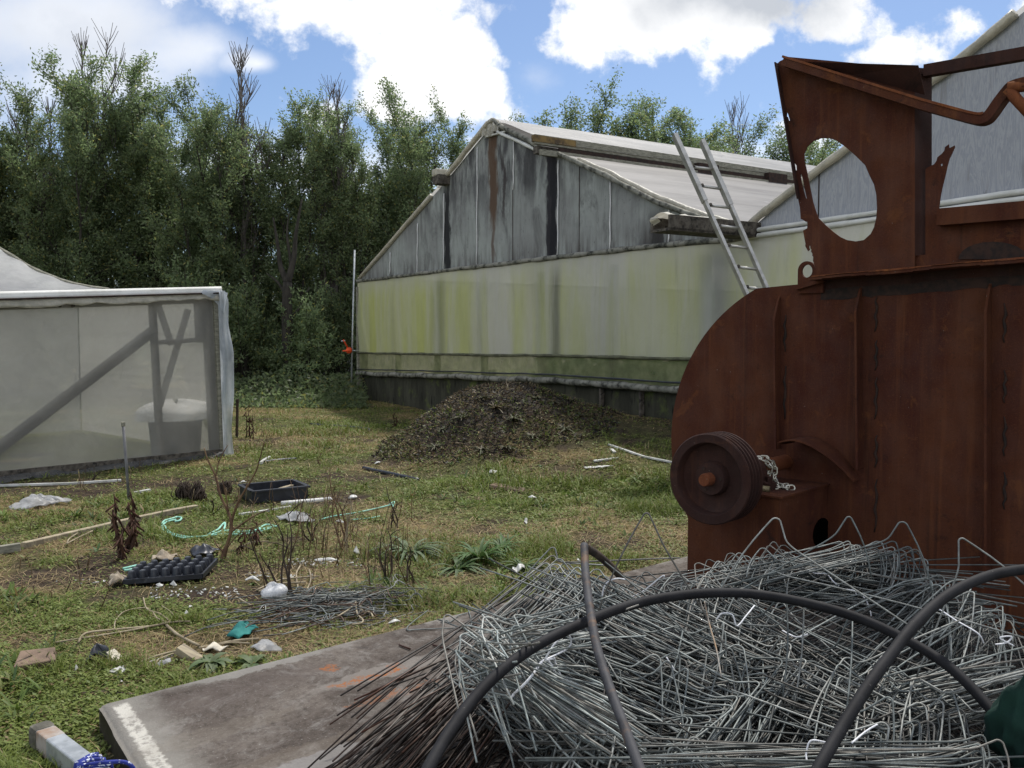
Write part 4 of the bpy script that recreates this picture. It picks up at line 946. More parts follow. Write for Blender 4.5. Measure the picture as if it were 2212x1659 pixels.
    outer = [ox(35,285), ox(60,262), ox(140,225), (1976, 148), (1976, 578), ox5(360,632), ox5(372,560), ox5(352,500), ox5(354,465), ox5(345,455), ox5(347,440), ox5(335,420), ox5(338,402), ox5(330,395), ox5(326,368), ox5(318,366), ox5(316,380), ox5(322,402), ox5(308,416), ox5(296,395), ox5(284,372), ox5(286,350), ox5(276,300), ox5(264,235), ox5(300,215), ox5(304,180), ox5(298,150), ox5(290,158), ox5(262,140), ox5(244,132), ox5(236,30), ox(205,1400), ox(160,1100), ox(128,870), ox(100,690), ox(70,480)]
    hole = [ox(274,1080), ox(300,1018), ox(350,968), ox(420,942), ox(490,940), ox(560,962), ox(640,1020), ox(720,1090), ox(812,1180), ox(850,1270), ox(890,1350), ox(910,1440), ox(916,1560), ox5(908,130), ox5(890,205), ox5(860,265), ox5(800,318), ox5(730,330), ox5(650,318), ox5(590,290), ox5(530,245), ox5(460,185), ox5(400,125), ox5(378,70), ox(350,1500), ox(330,1400), ox(300,1250), ox(278,1150)]
    slit = [ox(246,1245), ox(262,1300), ox(275,1370), ox(298,1475), ox(288,1470), ox(268,1400), ox(250,1330), ox(240,1270)]
    notch = [ox(188,1160), ox(206,1180), ox(210,1222), ox(198,1230), ox(184,1190)]
    rip = [ox(122,705), ox(133,730), ox(148,785), ox(140,790), ox(128,752), ox(119,748)]
    tp = lambda L, a=HA: [MP(x, y, a) for (x, y) in L]
    m = MB(); m.prism(tp(outer), [tp(hole), tp(slit), tp(notch), tp(rip)], AX*.008); m.build('hopper_sheet', K['rust'], g)
    # folded rim along the slanting left edge, lip under the top bar
    m = MB(); a, b = MP(*ox(38,290), HA), MP(*ox(232,1480), HA); m.prism([a, a-AX*.05+EX*.005, b-AX*.035, b], [], EX*.008); m.build('edge_lip', K['rust_dark'], g)
    # inward bent strip above the slanting bar, with small holes; darker colour paints its shade
    m = MB(); m.prism([MP(*ox(130,250), HA-.02), MP(*ox(310,278), HA-.02)-AX*.03, MP(*ox(1340,336), HA-.02)-AX*.10, MP(*ox(1340,560), HA-.02), MP(*ox(700,385), HA-.02)], [], AX*.006); m.build('bent_top_plate', K['rust_dark'], g)
    # slanting flat bar that bends up at its end
    bar = [ox(110,243), ox(300,300), ox(700,425), ox(1340,625), ox(1700,722), ox(1820,748), ox(1885,735), ox(1930,690), ox(2000,590), ox(2070,500), ox(2120,452), ox(2230,420), ox(2400,400)]
    pts = [MP(x, y, HA-.05) for (x, y) in bar]; pts = [pts[0], pts[1], pts[2], pts[3]]+smooth_path(pts[4:], 4)
    def strap(pts, w, th, name, mat):
        m = MB(); n = len(pts); L = []
        for i, q in enumerate(pts):
            t = (pts[min(i+1, n-1)]-pts[max(i-1, 0)]).normalized(); nn = AX.cross(t).normalized(); nn = nn if nn.z > 0 else -nn
            L.append((q-AX*w/2+nn*th/2, q+AX*w/2+nn*th/2, q+AX*w/2-nn*th/2, q-AX*w/2-nn*th/2))
        for i in range(n-1):
            a, b = L[i], L[i+1]; m.hexa([a[3], b[3], b[2], a[2], a[0], b[0], b[1], a[1]])
        return m.build(name, K[mat], g)
    strap([q-Vector((0, 0, .02)) for q in pts], .075, .045, 'slanting_bar', 'rust'); strap([q+Vector((0, 0, .006)) for q in pts[:12]], .085, .012, 'slanting_bar_cap', 'rust_bright')
    m = MB(); q0 = MP(2185, 190, HA-.06); m.tube([q0+Vector((-.02, 0, 0)), MP(2212, 185, HA-.06), MP(2260, 180, HA-.06)], .03, 8); m.tube([MP(2178, 193, HA-.07), MP(2196, 215, HA-.07), MP(2240, 262, HA-.07)], [.030, .026, .026], 8); m.build('cross_strut', K['rust_bright'], g, True)
    # dark folded corner post, the torn right sheet, lower panel, top rim bar
    m = MB(); a0, a1 = MP(1976, 150, HA), MP(1998, 150, HA); b0, b1 = MP(1976, 552, HA), MP(1998, 550, HA)
    m.prism([a0, a1+AX*.09, b1+AX*.09, b0], [], AX*.008+EX*.002); m.build('corner_fold', K['rust_dark'], g)
    torn = [(1999, 560), (1999, 368), ox(1352,1205), ox(1380,1190), ox(1420,1170), ox(1440,1140), ox(1448,1110), ox(1490,1075), ox(1510,1050), ox(1515,1020), ox(1548,995), ox(1552,1030), ox(1600,1005), ox(1602,1020), ox(1575,1080), ox(1555,1120), ox(1535,1190), ox(1520,1260), ox(1490,1380), ox(1475,1460), ox(1462,1560), ox5(1462,100), (2060, 458), (2120, 453), (2213, 444), (2330, 436), (2330, 560)]
    th = [ox(1475,1170), ox(1492,1162), ox(1494,1182), ox(1482,1190)]
    m = MB(); m.prism(tp(torn, HA+.03), [tp(th, HA+.03)], AX*.008); m.build('torn_sheet', K['rust'], g)
    m = MB(); m.beam(MP(2028, 470, HA+.0), MP(2330, 445, HA+.0), .07, .085, up); m.build('sheet_rail', K['rust'], g)
    m = MB(); a, b = MP(1998, 154, HA+.05), MP(2330, 96, HA+.05); m.beam(a, b, .05, .06, up); m.build('rim_bar', K['rust_dark'], g)
    m = MB(); m.beam(MP(1700, 133, HA+.02), MP(1998, 155, HA+.05), .03, .03, up); m.build('rim_bar', K['rust_dark'], g)
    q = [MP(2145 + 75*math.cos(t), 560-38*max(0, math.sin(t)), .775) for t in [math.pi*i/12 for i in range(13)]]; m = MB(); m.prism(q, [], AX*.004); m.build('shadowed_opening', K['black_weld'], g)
    # bearing pedestal
    def fk(x, y, a): return kz(x, y, a)
    A0 = .22; c = fk(1686, 1077, A0); l = fk(1486, 1068, A0); ztp = c[1]
    m = MB(); m.hexa([MW(l[0], SZ, A0), MW(c[0], SZ, A0), MW(c[0], SZ, .8), MW(l[0], SZ, .8), MW(l[0], ztp, A0), MW(c[0], ztp, A0), MW(c[0], ztp, .8), MW(l[0], ztp, .8)])
    hp = lambda x, y: on_plane(x, y, MW(c[0], 0, 0), EX)
    m.build('pedestal', K['rust'], g, bevel=.004)
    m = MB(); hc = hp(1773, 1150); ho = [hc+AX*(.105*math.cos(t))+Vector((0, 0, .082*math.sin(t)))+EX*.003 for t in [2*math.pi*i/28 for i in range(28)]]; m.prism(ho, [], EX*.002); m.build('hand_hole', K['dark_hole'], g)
    m = MB(); m.hexa([MW(l[0]-.01, ztp, A0-.012), MW(c[0]+.012, ztp, A0-.012), MW(c[0]+.012, ztp, .8), MW(l[0]-.01, ztp, .8), MW(l[0]-.01, ztp+.01, A0-.012), MW(c[0]+.012, ztp+.01, A0-.012), MW(c[0]+.012, ztp+.01, .8), MW(l[0]-.01, ztp+.01, .8)]); m.build('pedestal_top', K['rust'], g)
    # shaft, pulley
    cz = PC.z
    m = MB(); m.lathe([(0, -.115), (.030, -.115), (.034, -.105), (.034, .06), (.042, .065), (.042, .86), (0, .86)], PC, AX, 24); sh = m.build('shaft', K['rust_bright'], g, 'auto')
    pr = [(.034, -.055), (.082, -.055), (.088, -.045), (.092, -.012), (.150, -.006), (.178, -.020), (.188, -.064), (.192, -.068), (.232, -.068), (.238, -.062)]
    for i in range(4):
        a = -.058+i*.031; pr += [(.238, a), (.216, a+.008), (.216, a+.014), (.238, a+.025)]
    pr += [(.238, .068), (.19, .068), (.18, .02), (.06, .02), (.06, .09), (.034, .09)]
    m = MB(); m.lathe(pr, PC, AX, 72); pu = m.build('pulley', K['rust_dark'], g, 'auto')
    m = MB()
    for k in range(3): t = 2.2+k*2.09; m.lathe([(0, -.0585), (.009, -.0585), (.009, -.05)], PC+EX*(.062*math.cos(t))+Vector((0, 0, .062*math.sin(t))), AX, 12)
    m.build('key_hole', K['black_weld'], pu)
    # plummer block under the shaft, curved guard strap
    m = MB(); bk = MW(0.0, ztp, .34); n = 20
    lp = [bk-EX*.13+Vector((0, 0, .01)), bk+EX*.13+Vector((0, 0, .01)), bk+EX*.13+Vector((0, 0, .045)), bk+EX*.085+Vector((0, 0, .055))]+[bk+EX*(.07*math.cos(t))+Vector((0, 0, cz-ztp+.055*math.sin(t))) for t in [math.pi*i/12 for i in range(13)]]+[bk-EX*.085+Vector((0, 0, .055)), bk-EX*.13+Vector((0, 0, .045))]
    m.prism(lp, [], AX*.09); m.build('bearing_block', K['rust_dark'], g)
    for sgn in (-1, 1):
        m = MB(); m.lathe([(0, .035), (.018, .035), (.018, 0)], bk+EX*(.108*sgn)+AX*.045+Vector((0, 0, .045)), (0, 0, 1), 6); m.build('bolt', K['rust_dark'], g)
    gp = [ (1690,955,.58), (1720,952,.60), (1752,962,.62), (1790,985,.66), (1822,1012,.70), (1848,1040,.74)]
    pts = smooth_path([MP(x, y, a) for (x, y, a) in [(1684,962,.57)]+gp], 5); m = MB(); nn = len(pts)
    for i in range(nn-1):
        p, q = pts[i], pts[i+1]; w = .19; u_ = Vector((0, 0, .008))
        m.hexa([p-AX*.03, q-AX*.03, q+AX*w, p+AX*w, p-AX*.03+u_, q-AX*.03+u_, q+AX*w+u_, p+AX*w+u_])
    m.build('shaft_guard', K['rust'], g)
    return ztp
ZPED = build_machine()
def torus_link(m, c, d, n, L=.030, w=.017, r=.0038):
    d = d.normalized(); n = (n-d*n.dot(d)).normalized(); s = d.cross(n); pts = []
    for i in range(14):
        t = 2*math.pi*i/14; x = math.cos(t)*w*.5; y = math.sin(t)*w*.5+(1 if math.sin(t) > 0 else -1)*(L-w)*.5
        pts.append(c+s*x+d*y)
    pts.append(pts[0]); m.tube(pts, r, 5, caps=False)
def chain():
    m = MB(); sh = PC
    def run(path):
        pts = smooth_path(path, 12); L = [0]
        for i in range(1, len(pts)): L.append(L[-1]+(pts[i]-pts[i-1]).length)
        n = int(L[-1]/.034)
        for i in range(n):
            t = (i+.5)*.034; j = max(q for q in range(len(L)) if L[q] <= t); j = min(j, len(pts)-2); f = (t-L[j])/max(1e-6, L[j+1]-L[j]); c = pts[j].lerp(pts[j+1], f); d = pts[j+1]-pts[j]
            torus_link(m, c, d, Vector((0, 0, 1)) if i % 2 else Vector((.6, -.5, .2)), .05, .030, .0056)
    def S(a, ang, r=.052): return PC+AX*a+EX*(r*math.cos(ang))+Vector((0, 0, r*math.sin(ang)))
    zt = ZPED+.02
    def B(k, a): return MW(k, zt, a)
    run([S(.40, 2.9), S(.43, 2.2), S(.46, 1.4), S(.49, .5), S(.50, -.3), MW(.05, (zt+PC.z-.04)/2, .48), B(.07, .46), B(.10, .42), B(.14, .44), B(.17, .50)])
    run([S(.46, 2.6), S(.49, 1.9), S(.53, 1.1), S(.55, .3), MW(.055, (zt+PC.z)/2, .55), B(.075, .52), B(.10, .50), B(.15, .46), B(.19, .44), B(.22, .48)])
    run([B(-.02, .47), B(.0, .50), B(.02, .47), B(.0, .44), B(.02, .42)])
    o = m.build('chain', K['chain'], None, True); tag(o, 'pale zinc chain looped over the rusty shaft behind the pulley', 'chain')
    m = MB(); a = B(.10, .30); m.lathe([(0, -.05), (.016, -.05), (.018, .0), (.016, .05), (0, .05)], a+Vector((0, 0, .005)), EX+AX*.2, 14); o = m.build('shackle_pin', K['brass'], None, True)
    tag(o, 'tarnished brass pin lying on the machine ledge beside the chain', 'pin')
chain()
# ---------------------------------------------------------------- ladder
def ladder():
    YT, YB = 10.0, 9.35
    def pt(x, y, f, Y0=None): return P(x, y, Y0 if Y0 else YT+(YB-YT)*f)
    l0, l1 = pt(1458, 293, 0), pt(1631, 676, 1); r0, r1 = pt(1517, 306, 0), pt(1672, 660, 1)
    l2 = l0+(l1-l0)*2.15; r2 = r0+(r1-r0)*2.15
    # stand it on the ground
    def down(p, q): t = (gz(q.x, q.y)-p.z)/(q.z-p.z); return p+(q-p)*t
    l2 = down(l0, l2); r2 = down(r0, r2)
    g = thing('ladder', (l2+r2)/2, 'grey aluminium extension ladder leaning on the greenhouse valley gutter', 'ladder'); side = (r0-l0).normalized(); d = (l1-l0).normalized(); nrm = side.cross(d)
    for a, b in ((l0, l2), (r0, r2)): 
        m = MB(); m.beam(a, b, .032, .075, side.cross(d)); m.build('rail', K['alu'], g)
    for a, b, e in ((l0, l1, .42), (r0, r1, .44)):
        m = MB(); m.beam(a-d*.01, a+(b-a)*e*.92, .045, .09, nrm); m.build('upper_rail', K['alu'], g)
    ys = [(527,.0),]
    for (xl, yl, xr, yr) in [(1500,361,1540,366),(1519,402,1556,408),(1537,444,1576,449),(1556,488,1594,493),(1577,531,1615,536),(1597,577,1634,582),(1616,621,1654,626)]:
        fl = (yl-293)/383; fr = (yr-306)/354
        m = MB(); m.tube([pt(xl-2, yl, fl), pt(xr+3, yr, fr)], .016, 8); m.build('rung', K['alu'], g, True)
        q = pt(xl-3, yl-1, fl); m = MB(); m.lathe([(0, .028), (.014, .028), (.018, .02), (.02, .0)], q-Vector((0, .0, 0)), -nrm if nrm.y > 0 else nrm, 10); m.build('rivet', K['dark_wood'], g)
    t = 1.0
    for k in range(4):
        f = 1.12+k*.115; a = l0+(l1-l0)*f; b = r0+(r1-r0)*f
        if a.z > .4: m = MB(); m.tube([a, b], .016, 8); m.build('rung', K['alu'], g, True)
ladder()
# ---------------------------------------------------------------- corner pole with orange crank
def pole():
    b = P(758, 862, 21.0); z0 = gz(b.x, b.y); g = thing('crank_pole', (b.x, b.y, z0), 'thin grey pole with an orange winding crank at the greenhouse corner', 'pole'); top = P(766, 540, 21.0)
    m = MB(); m.tube([(b.x, b.y, z0-.1), top], .022, 8); m.build('pole', K['galv'], g, True)
    c = P(754, 757, 20.9); o = M('orange_crank_paint', (.72, .085, .02), (.55, .06, .015), 10, .5); m = MB(); m.lathe([(0, -.05), (.06, -.05), (.075, -.02), (.075, .03), (.05, .06), (0, .06)], c, (0, 1, 0), 16); cr = m.build('crank_gear', o, g, True)
    m = MB(); m.tube([c, P(744, 738, 20.85), P(741, 734, 20.85)], .02, 8); m.tube([P(740, 758, 20.85), P(756, 758, 20.85)], .018, 8); m.build('crank_arm', o, cr, True)
    m = MB(); m.tube([P(746, 736, 20.85), P(737, 737, 20.85)], .018, 8); m.tube([c, P(776, 758, 20.95)], .016, 8); m.build('crank_grip', K['galv'], cr, True)
pole()
# ---------------------------------------------------------------- wire heap
GREY = [np.array([.18, .205, .20]), np.array([.23, .255, .247]), np.array([.12, .138, .135]), np.array([.28, .295, .28]), np.array([.15, .145, .13])]
RUST_A, RUST_B = np.array([.035, .024, .018]), np.array([.10, .038, .018])
def hoop(T, a, b, LA_, LB_, r=.020, dp=.05, droop=.02, rusty=0., rr=random):
    a = a.normalized(); b = b.normalized(); n1 = b-a*b.dot(a)
    if n1.length < .05: n1 = a.orthogonal()
    n1.normalize(); pts = []
    for t in (1, .85, .7, .5, .3, .12): pts.append(T+a*(r+LA_*t)+n1*(-.012*math.sin(math.pi*t)))
    for k in range(7): t = math.pi*(1-k/6*.80); pts.append(T+n1*(r+r*math.cos(t))+a*(r-r*math.sin(t)))
    q0 = pts[-1]+(a*.66+n1*.75)*dp; q1 = q0+(a*.66+n1*.75)*.022; q2 = q1+b*.05
    for t in (0, .25, .5, .75, 1): pts.append(q0*(1-t)**2+q1*(2*t*(1-t))+q2*t*t)
    for t in (.12, .3, .5, .75, 1): pts.append(q2+b*(LB_*t)+Vector((0, 0, -droop*t*t)))
    out = []
    for i, q in enumerate(pts):
        fl = SZ+.012 if True else 0
        out.append(Vector((q.x, q.y, max(q.z, fl))))
    base = GREY[rr.randrange(len(GREY))]*rr.uniform(.75, 1.1); m = len(out); cols = []
    for i in range(m):
        e = min(1, max(0, (i < 6)*(1-i/5.5))) if i < 6 else 0
        c = base
        if rusty: k = min(1, e*1.15)*rusty; rc = RUST_A+(RUST_B-RUST_A)*rr.random()*.9; c = base*(1-k)+rc*k
        cols.append(tuple(c))
    return out, cols
WR = .0031
def add_wire(name, hp, parent=None, label=None, cat='wire', group=None, r=WR):
    m = MB(); m.tube(hp[0], r, 6, hp[1]); o = m.build(name, K['wire'], parent, True, col=True)
    if parent is None: tag(o, label, cat, group)
    return o
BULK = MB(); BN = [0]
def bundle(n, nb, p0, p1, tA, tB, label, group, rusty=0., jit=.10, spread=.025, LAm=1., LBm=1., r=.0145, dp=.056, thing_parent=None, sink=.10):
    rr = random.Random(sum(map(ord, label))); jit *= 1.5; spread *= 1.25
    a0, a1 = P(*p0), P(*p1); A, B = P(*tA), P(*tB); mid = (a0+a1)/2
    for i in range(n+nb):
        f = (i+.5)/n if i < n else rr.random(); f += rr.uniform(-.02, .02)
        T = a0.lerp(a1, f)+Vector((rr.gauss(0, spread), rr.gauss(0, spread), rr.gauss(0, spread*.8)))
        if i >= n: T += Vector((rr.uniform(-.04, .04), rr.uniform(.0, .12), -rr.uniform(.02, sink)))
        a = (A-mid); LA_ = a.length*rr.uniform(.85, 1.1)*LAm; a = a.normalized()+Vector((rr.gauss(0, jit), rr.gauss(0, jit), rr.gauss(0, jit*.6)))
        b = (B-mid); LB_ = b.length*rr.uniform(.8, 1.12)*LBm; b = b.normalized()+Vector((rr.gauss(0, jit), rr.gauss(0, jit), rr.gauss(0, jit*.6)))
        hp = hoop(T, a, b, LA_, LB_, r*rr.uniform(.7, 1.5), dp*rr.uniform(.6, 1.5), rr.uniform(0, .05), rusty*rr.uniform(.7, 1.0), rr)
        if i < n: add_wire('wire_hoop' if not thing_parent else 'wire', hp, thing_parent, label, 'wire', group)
        else: BULK.tube(hp[0], WR, 5, [tuple(np.array(c)*.36) for c in hp[1]]); BN[0] += 1  # buried hoops get darkened colours as painted shade
H0 = 'loose wire hoops: '
bundle(34, 60, (1180,1225,3.75), (1300,1270,3.55), (880,1640,2.75), (1560,1430,3.15), 'wire hoop fanning down the left flank of the heap, rusty leg end on slab', H0+'left flank fan', 1., .07, .03, 1.08, .38)
bundle(26, 70, (1170,1345,3.40), (1320,1330,3.45), (930,1650,2.75), (1440,1530,2.9), 'dark rusting wire hoop splayed under the black pipe at the left foot of the heap', H0+'rusting splay', 1.15, .12, .05, 1.05, .8)
bundle(30, 60, (1420,1255,3.7), (1640,1330,3.5), (1480,1440,3.25), (1900,1500,3.15), 'grey wire hoop behind the arched black pipe in the middle of the heap', H0+'behind the arched pipe', 0., .16, .05, .8, 1.05)
bundle(38, 70, (1480,1600,2.62), (1760,1440,2.98), (1430,1760,2.42), (1260,1360,3.2), 'wire hoop in the nested row between the two front pipes, hook uppermost', H0+'nested row between the pipes', 0., .075, .028, 1.1, .9)
bundle(26, 10, (1395,1455,2.98), (1610,1400,3.02), (1470,1650,2.72), (1150,1260,3.5), 'wire hoop with upright leg over the dark middle between the two left pipes', H0+'upright legs in the middle', 0., .09, .05, 1., .9, .016, .06)
bundle(12, 6, (1240,1515,2.78), (1300,1560,2.68), (1230,1720,2.5), (1080,1400,3.1), 'wire hoop hanging its leg straight down at the lower left pipe', H0+'lower left hooks', 0., .08, .03, 1., .8, .016, .06)
bundle(12, 30, (1560,1500,2.85), (1700,1370,3.2), (1540,1680,2.6), (1330,1290,3.45), 'wire hoop with its long arm running up left under the arched pipe', H0+'up left arms', 0., .12, .03, 1.05, 1.05)
bundle(28, 70, (1560,1215,3.95), (1700,1195,4.0), (1600,1290,3.75), (2030,1260,3.75), 'dim wire hoop lying flat against the rusty machine at the back of the heap', H0+'flat against the machine', 0., .09, .035, .8, 1.1)
bundle(24, 60, (1830,1185,3.95), (1990,1195,3.85), (1900,1300,3.65), (1560,1275,3.8), 'wire hoop at the heap top right, its arm reaching left towards the pedestal', H0+'arms reaching left', 0., .08, .03, .7, 1.1)
bundle(20, 50, (2010,1250,3.6), (2190,1330,3.3), (2080,1480,3.05), (1820,1470,3.1), 'wire hoop at the right edge behind the slanting black pipe', H0+'right edge', 0., .11, .035, .9, 1.0)
bundle(30, 70, (1800,1460,2.9), (2030,1500,2.8), (1850,1680,2.5), (2160,1400,3.0), 'wire hoop standing upright right of the slanting pipe, legs fanned', H0+'upright fan right', 0., .085, .03, 1.1, .9)
bundle(20, 50, (1880,1560,2.62), (2080,1540,2.66), (1930,1760,2.4), (1760,1470,2.85), 'low wire hoop beside the dark green cloth', H0+'beside the cloth', 0., .10, .03, 1., .9)
bundle(16, 40, (1440,1605,2.5), (1520,1640,2.45), (1480,1760,2.35), (2150,1625,2.42), 'wire hoop laid flat along the near edge of the heap', H0+'near edge', 0., .05, .022, .7, 1.1)
bundle(14, 40, (2100,1600,2.45), (2160,1650,2.4), (2120,1760,2.3), (1380,1615,2.48), 'wire hoop along the near edge with its hook beside the green cloth', H0+'near edge right hooks', 0., .05, .022, .7, 1.1)
bundle(18, 40, (1210,1560,2.62), (1330,1600,2.52), (1200,1760,2.35), (1090,1420,3.05), 'wire hoop hooked low on the left front corner of the heap', H0+'front corner', .3, .08, .025, 1.1, .9)
# single stray hoops that stand clear
def stray(T, tA, tB, label, r=.022, dp=.05, rusty=0.):
    T, A, B = P(*T), P(*tA), P(*tB); rr = random.Random(len(label)); hp = hoop(T, A-T, B-T, (A-T).length, (B-T).length, r, dp, .0, rusty, rr)
    add_wire('wire_hoop', hp, None, label, 'wire', 'stray wire hoops standing clear')
stray((1393,1106,3.15), (1290,1330,3.05), (1560,1380,2.95), 'tallest wire hoop with a narrow tip rising above the grass', .012, .10)
stray((1672,1115,3.35), (1560,1270,3.3), (1940,1290,3.1), 'wire hoop arching highest in front of the pedestal', .02, .06)
stray((1838,1115,3.45), (1880,1240,3.4), (1620,1240,3.5), 'thin pointed wire hoop right of the pedestal hole', .012, .06)
stray((1957,1125,3.4), (2010,1270,3.3), (1640,1215,3.5), 'wire hoop with a rounded hook standing against the bare machine panel', .02, .05)
stray((2078,1160,3.1), (2250,1300,2.9), (1990,1380,3.0), 'sharp bent wire hoop near the right edge in front of the machine', .012, .08)
stray((1700,1285,3.05), (1690,1500,2.8), (1500,1270,3.4), 'wire hoop whose hook pokes over the arched pipe', .022, .07)
stray((1738,1298,3.0), (1715,1520,2.8), (1560,1290,3.4), 'second hook poking over the arched pipe, just right of the first', .024, .08)
stray((1842,1322,3.0), (1830,1520,2.7), (1790,1340,3.2), 'small rounded hook in the crook of the two crossing pipes', .02, .08)
stray((1192,1180,3.8), (1110,1290,3.7), (1280,1185,3.8), 'wire hoop outlined against the grass at the far left of the heap', .014, .03)
stray((1110,1315,3.45), (720,1560,2.95), (1250,1325,3.45), 'lone wire with its long leg trailing across the slab', .014, .05, .9)
stray((1190,1200,3.85), (775,1580,2.9), (1420,1190,3.7), 'longest stray wire reaching over the slab to the left', .014, .04, .4)
stray((1060,1400,3.3), (740,1655,2.7), (1200,1455,3.2), 'lowest stray wire slanting over the slab towards the camera', .014, .05, .7)
def on_slab(pts, label, r=WR, mat='wire'):
    q = [flat(x, y, SZ+.008) for (x, y) in pts]; q = smooth_path(q, 3); m = MB(); c = tuple(GREY[0]*.9); m.tube(q, r, 6, [c]*len(q)); o = m.build('bent_wire', K[mat], None, True, col=True); tag(o, label, 'wire'); 
on_slab([(925,1318),(882,1352),(884,1362),(900,1360),(1010,1355),(1018,1352),(1016,1330),(1008,1310)], 'bent grey wire lying flat on the slab near its far edge')
on_slab([(952,1345),(965,1340),(972,1344),(990,1330),(1008,1325)], 'short crinkled wire twist lying on the slab')
on_slab([(1000,1385),(1002,1402),(1010,1440)], 'short straight wire on the slab beside the rusty offcuts')
for (x, y, x1, y1, lb) in [(862,1393,886,1402,'rusty nail-like offcut left of the orange paint marks end'),(935,1393,970,1403,'rusty wire offcut close to the splayed wires'),(880,1526,915,1524,'rusty wire offcut low on the slab'),(990,1362,1030,1350,'rusty wire offcut under the trailing wires'),(1040,1322,1060,1332,'rusty wire offcut near the far edge of the slab')]:
    p, q = flat(x, y, SZ+.008), flat(x1, y1, SZ+.008); m = MB(); m.tube([p, q], .0045, 6); o = m.build('rusty_offcut', K['rust_dark'], None, True); tag(o, lb, 'metal scrap', 'rusty wire offcuts on the slab')
# tied bundle at the left front of the heap
def tied():
    rr = random.Random(77); s, e = P(1035,1395,2.86), P(1350,1610,2.47); d = (e-s); g = thing('wire_bundle', P(1170,1490,2.62)-Vector((0, 0, .08)), 'pale wire hoops tied in a bundle with white twine at the left front', 'wire bundle')
    side = d.cross(Vector((0, 0, 1))).normalized(); upv = side.cross(d).normalized()
    if upv.z < 0: upv = -upv
    for i in range(64):
        x, y = rr.gauss(0, .055), rr.gauss(0, .035); off = side*x+upv*y
        T = s+off*1.5+d*rr.uniform(-.12, .22); end = e+off*1.25+d*rr.uniform(-.2, .1); wst = s.lerp(e, .42)+off*.55
        a = (wst-T); hp = hoop(T, end-T+Vector((0, 0, .0)), (side*rr.choice([-1, .5])+upv*rr.uniform(-.4, .8)+d.normalized()*.9), (end-T).length, rr.uniform(.12, .3), .014*rr.uniform(.8, 1.4), .05*rr.uniform(.7, 1.4), 0, 0, rr)
        pts = hp[0]
        for j in range(6): t = (pts[j]-T).length/(end-T).length; k = max(0, 1-abs(t-.42)/.42)**1.0; pts[j] = pts[j]+(wst-(T+(end-T)*.42))*k
        add_wire('wire', (pts, [tuple(np.array(c)*1.45) for c in hp[1]]), g)
    c = s.lerp(e, .42); m = MB(); dn = d.normalized()
    m.tube([c+side*(.098*math.cos(t))+upv*(.070*math.sin(t))+dn*.02*math.sin(t*2) for t in [2*math.pi*i/28 for i in range(29)]], .0042, 6)
    k = c+upv*.078-side*.02
    m.tube(smooth_path([k, k+upv*.05-side*.04, k+upv*.06-side*.10, k+upv*.01-side*.12, k], 5), .003, 6); m.tube(smooth_path([k, k-side*.05-upv*.01, k-side*.10-dn*.03-upv*.05, k-side*.13-upv*.12], 4), .0035, 6)
    m.build('twine', K['tie'], g, True)
tied()
# loose twine knots
def twine(pts, label, r=.0027):
    q = smooth_path([P(*t) for t in pts], 6); m = MB(); m.tube(q, r, 6); o = m.build('twine_piece', K['tie'], None, True); tag(o, label, 'twine', 'white twine pieces on the heap')
twine([(1345,1268,3.55),(1352,1290,3.5),(1385,1280,3.45),(1430,1245,3.4),(1434,1248,3.4)], 'white twine tied around the hoops just left of the back pipe top')
twine([(1300,1290,3.45),(1308,1262,3.45),(1330,1250,3.45),(1352,1252,3.45)], 'white twine loop beside the upright pipe')
twine([(1630,1308,3.1),(1612,1330,3.05),(1592,1352,3.0),(1582,1328,3.0),(1560,1325,3.0),(1548,1338,3.0)], 'forked white twine below the crest of the arched pipe')
twine([(1820,1272,3.75),(1845,1276,3.7),(1850,1284,3.7),(1868,1292,3.68),(1880,1320,3.65),(1882,1330,3.6)], 'white twine hanging over the flat wires in front of the machine')
twine([(1742,1228,3.85),(1760,1238,3.8),(1785,1240,3.8),(1800,1256,3.75),(1812,1266,3.75)], 'white twine strand right of the pedestal hole')
twine([(2022,1317,3.25),(2032,1318,3.2),(2065,1340,3.1),(2112,1368,3.0),(2125,1390,3.0)], 'long white twine strand right of the crossing pipes')
twine([(2150,1392,2.95),(2175,1388,2.95),(2185,1375,2.95),(2160,1378,2.95),(2190,1395,2.95)], 'white twine knot near the right edge of the picture')
twine([(1743,1645,2.4),(1742,1625,2.42),(1752,1600,2.43),(1785,1604,2.43)], 'bent white twine at the front edge beside the slanting pipe')
twine([(1840,1605,2.45),(1870,1580,2.5),(1895,1565,2.52)], 'straight cream twine piece low at the front right of the slanting pipe')
twine([(1440,1420,3.0),(1452,1440,2.95),(1460,1452,2.95)], 'short white twine tail between the two left pipes')
twine([(1690,1362,3.05),(1720,1376,3.0),(1745,1370,2.98)], 'short white twine on the nested hoops under the arched pipe')
# dry reed stalk fallen on the heap
m = MB(); m.tube(smooth_path([P(1522,1300,3.0), P(1533,1350,2.92), P(1547,1400,2.82), P(1558,1462,2.72)], 4), .0026, 6); tag(m.build('dry_stalk', M('orange_dry_stalk', (.34, .2, .09), (.3, .3, .28), 6), None, True), 'thin dry orange stalk lying down the middle of the heap', 'stalk')
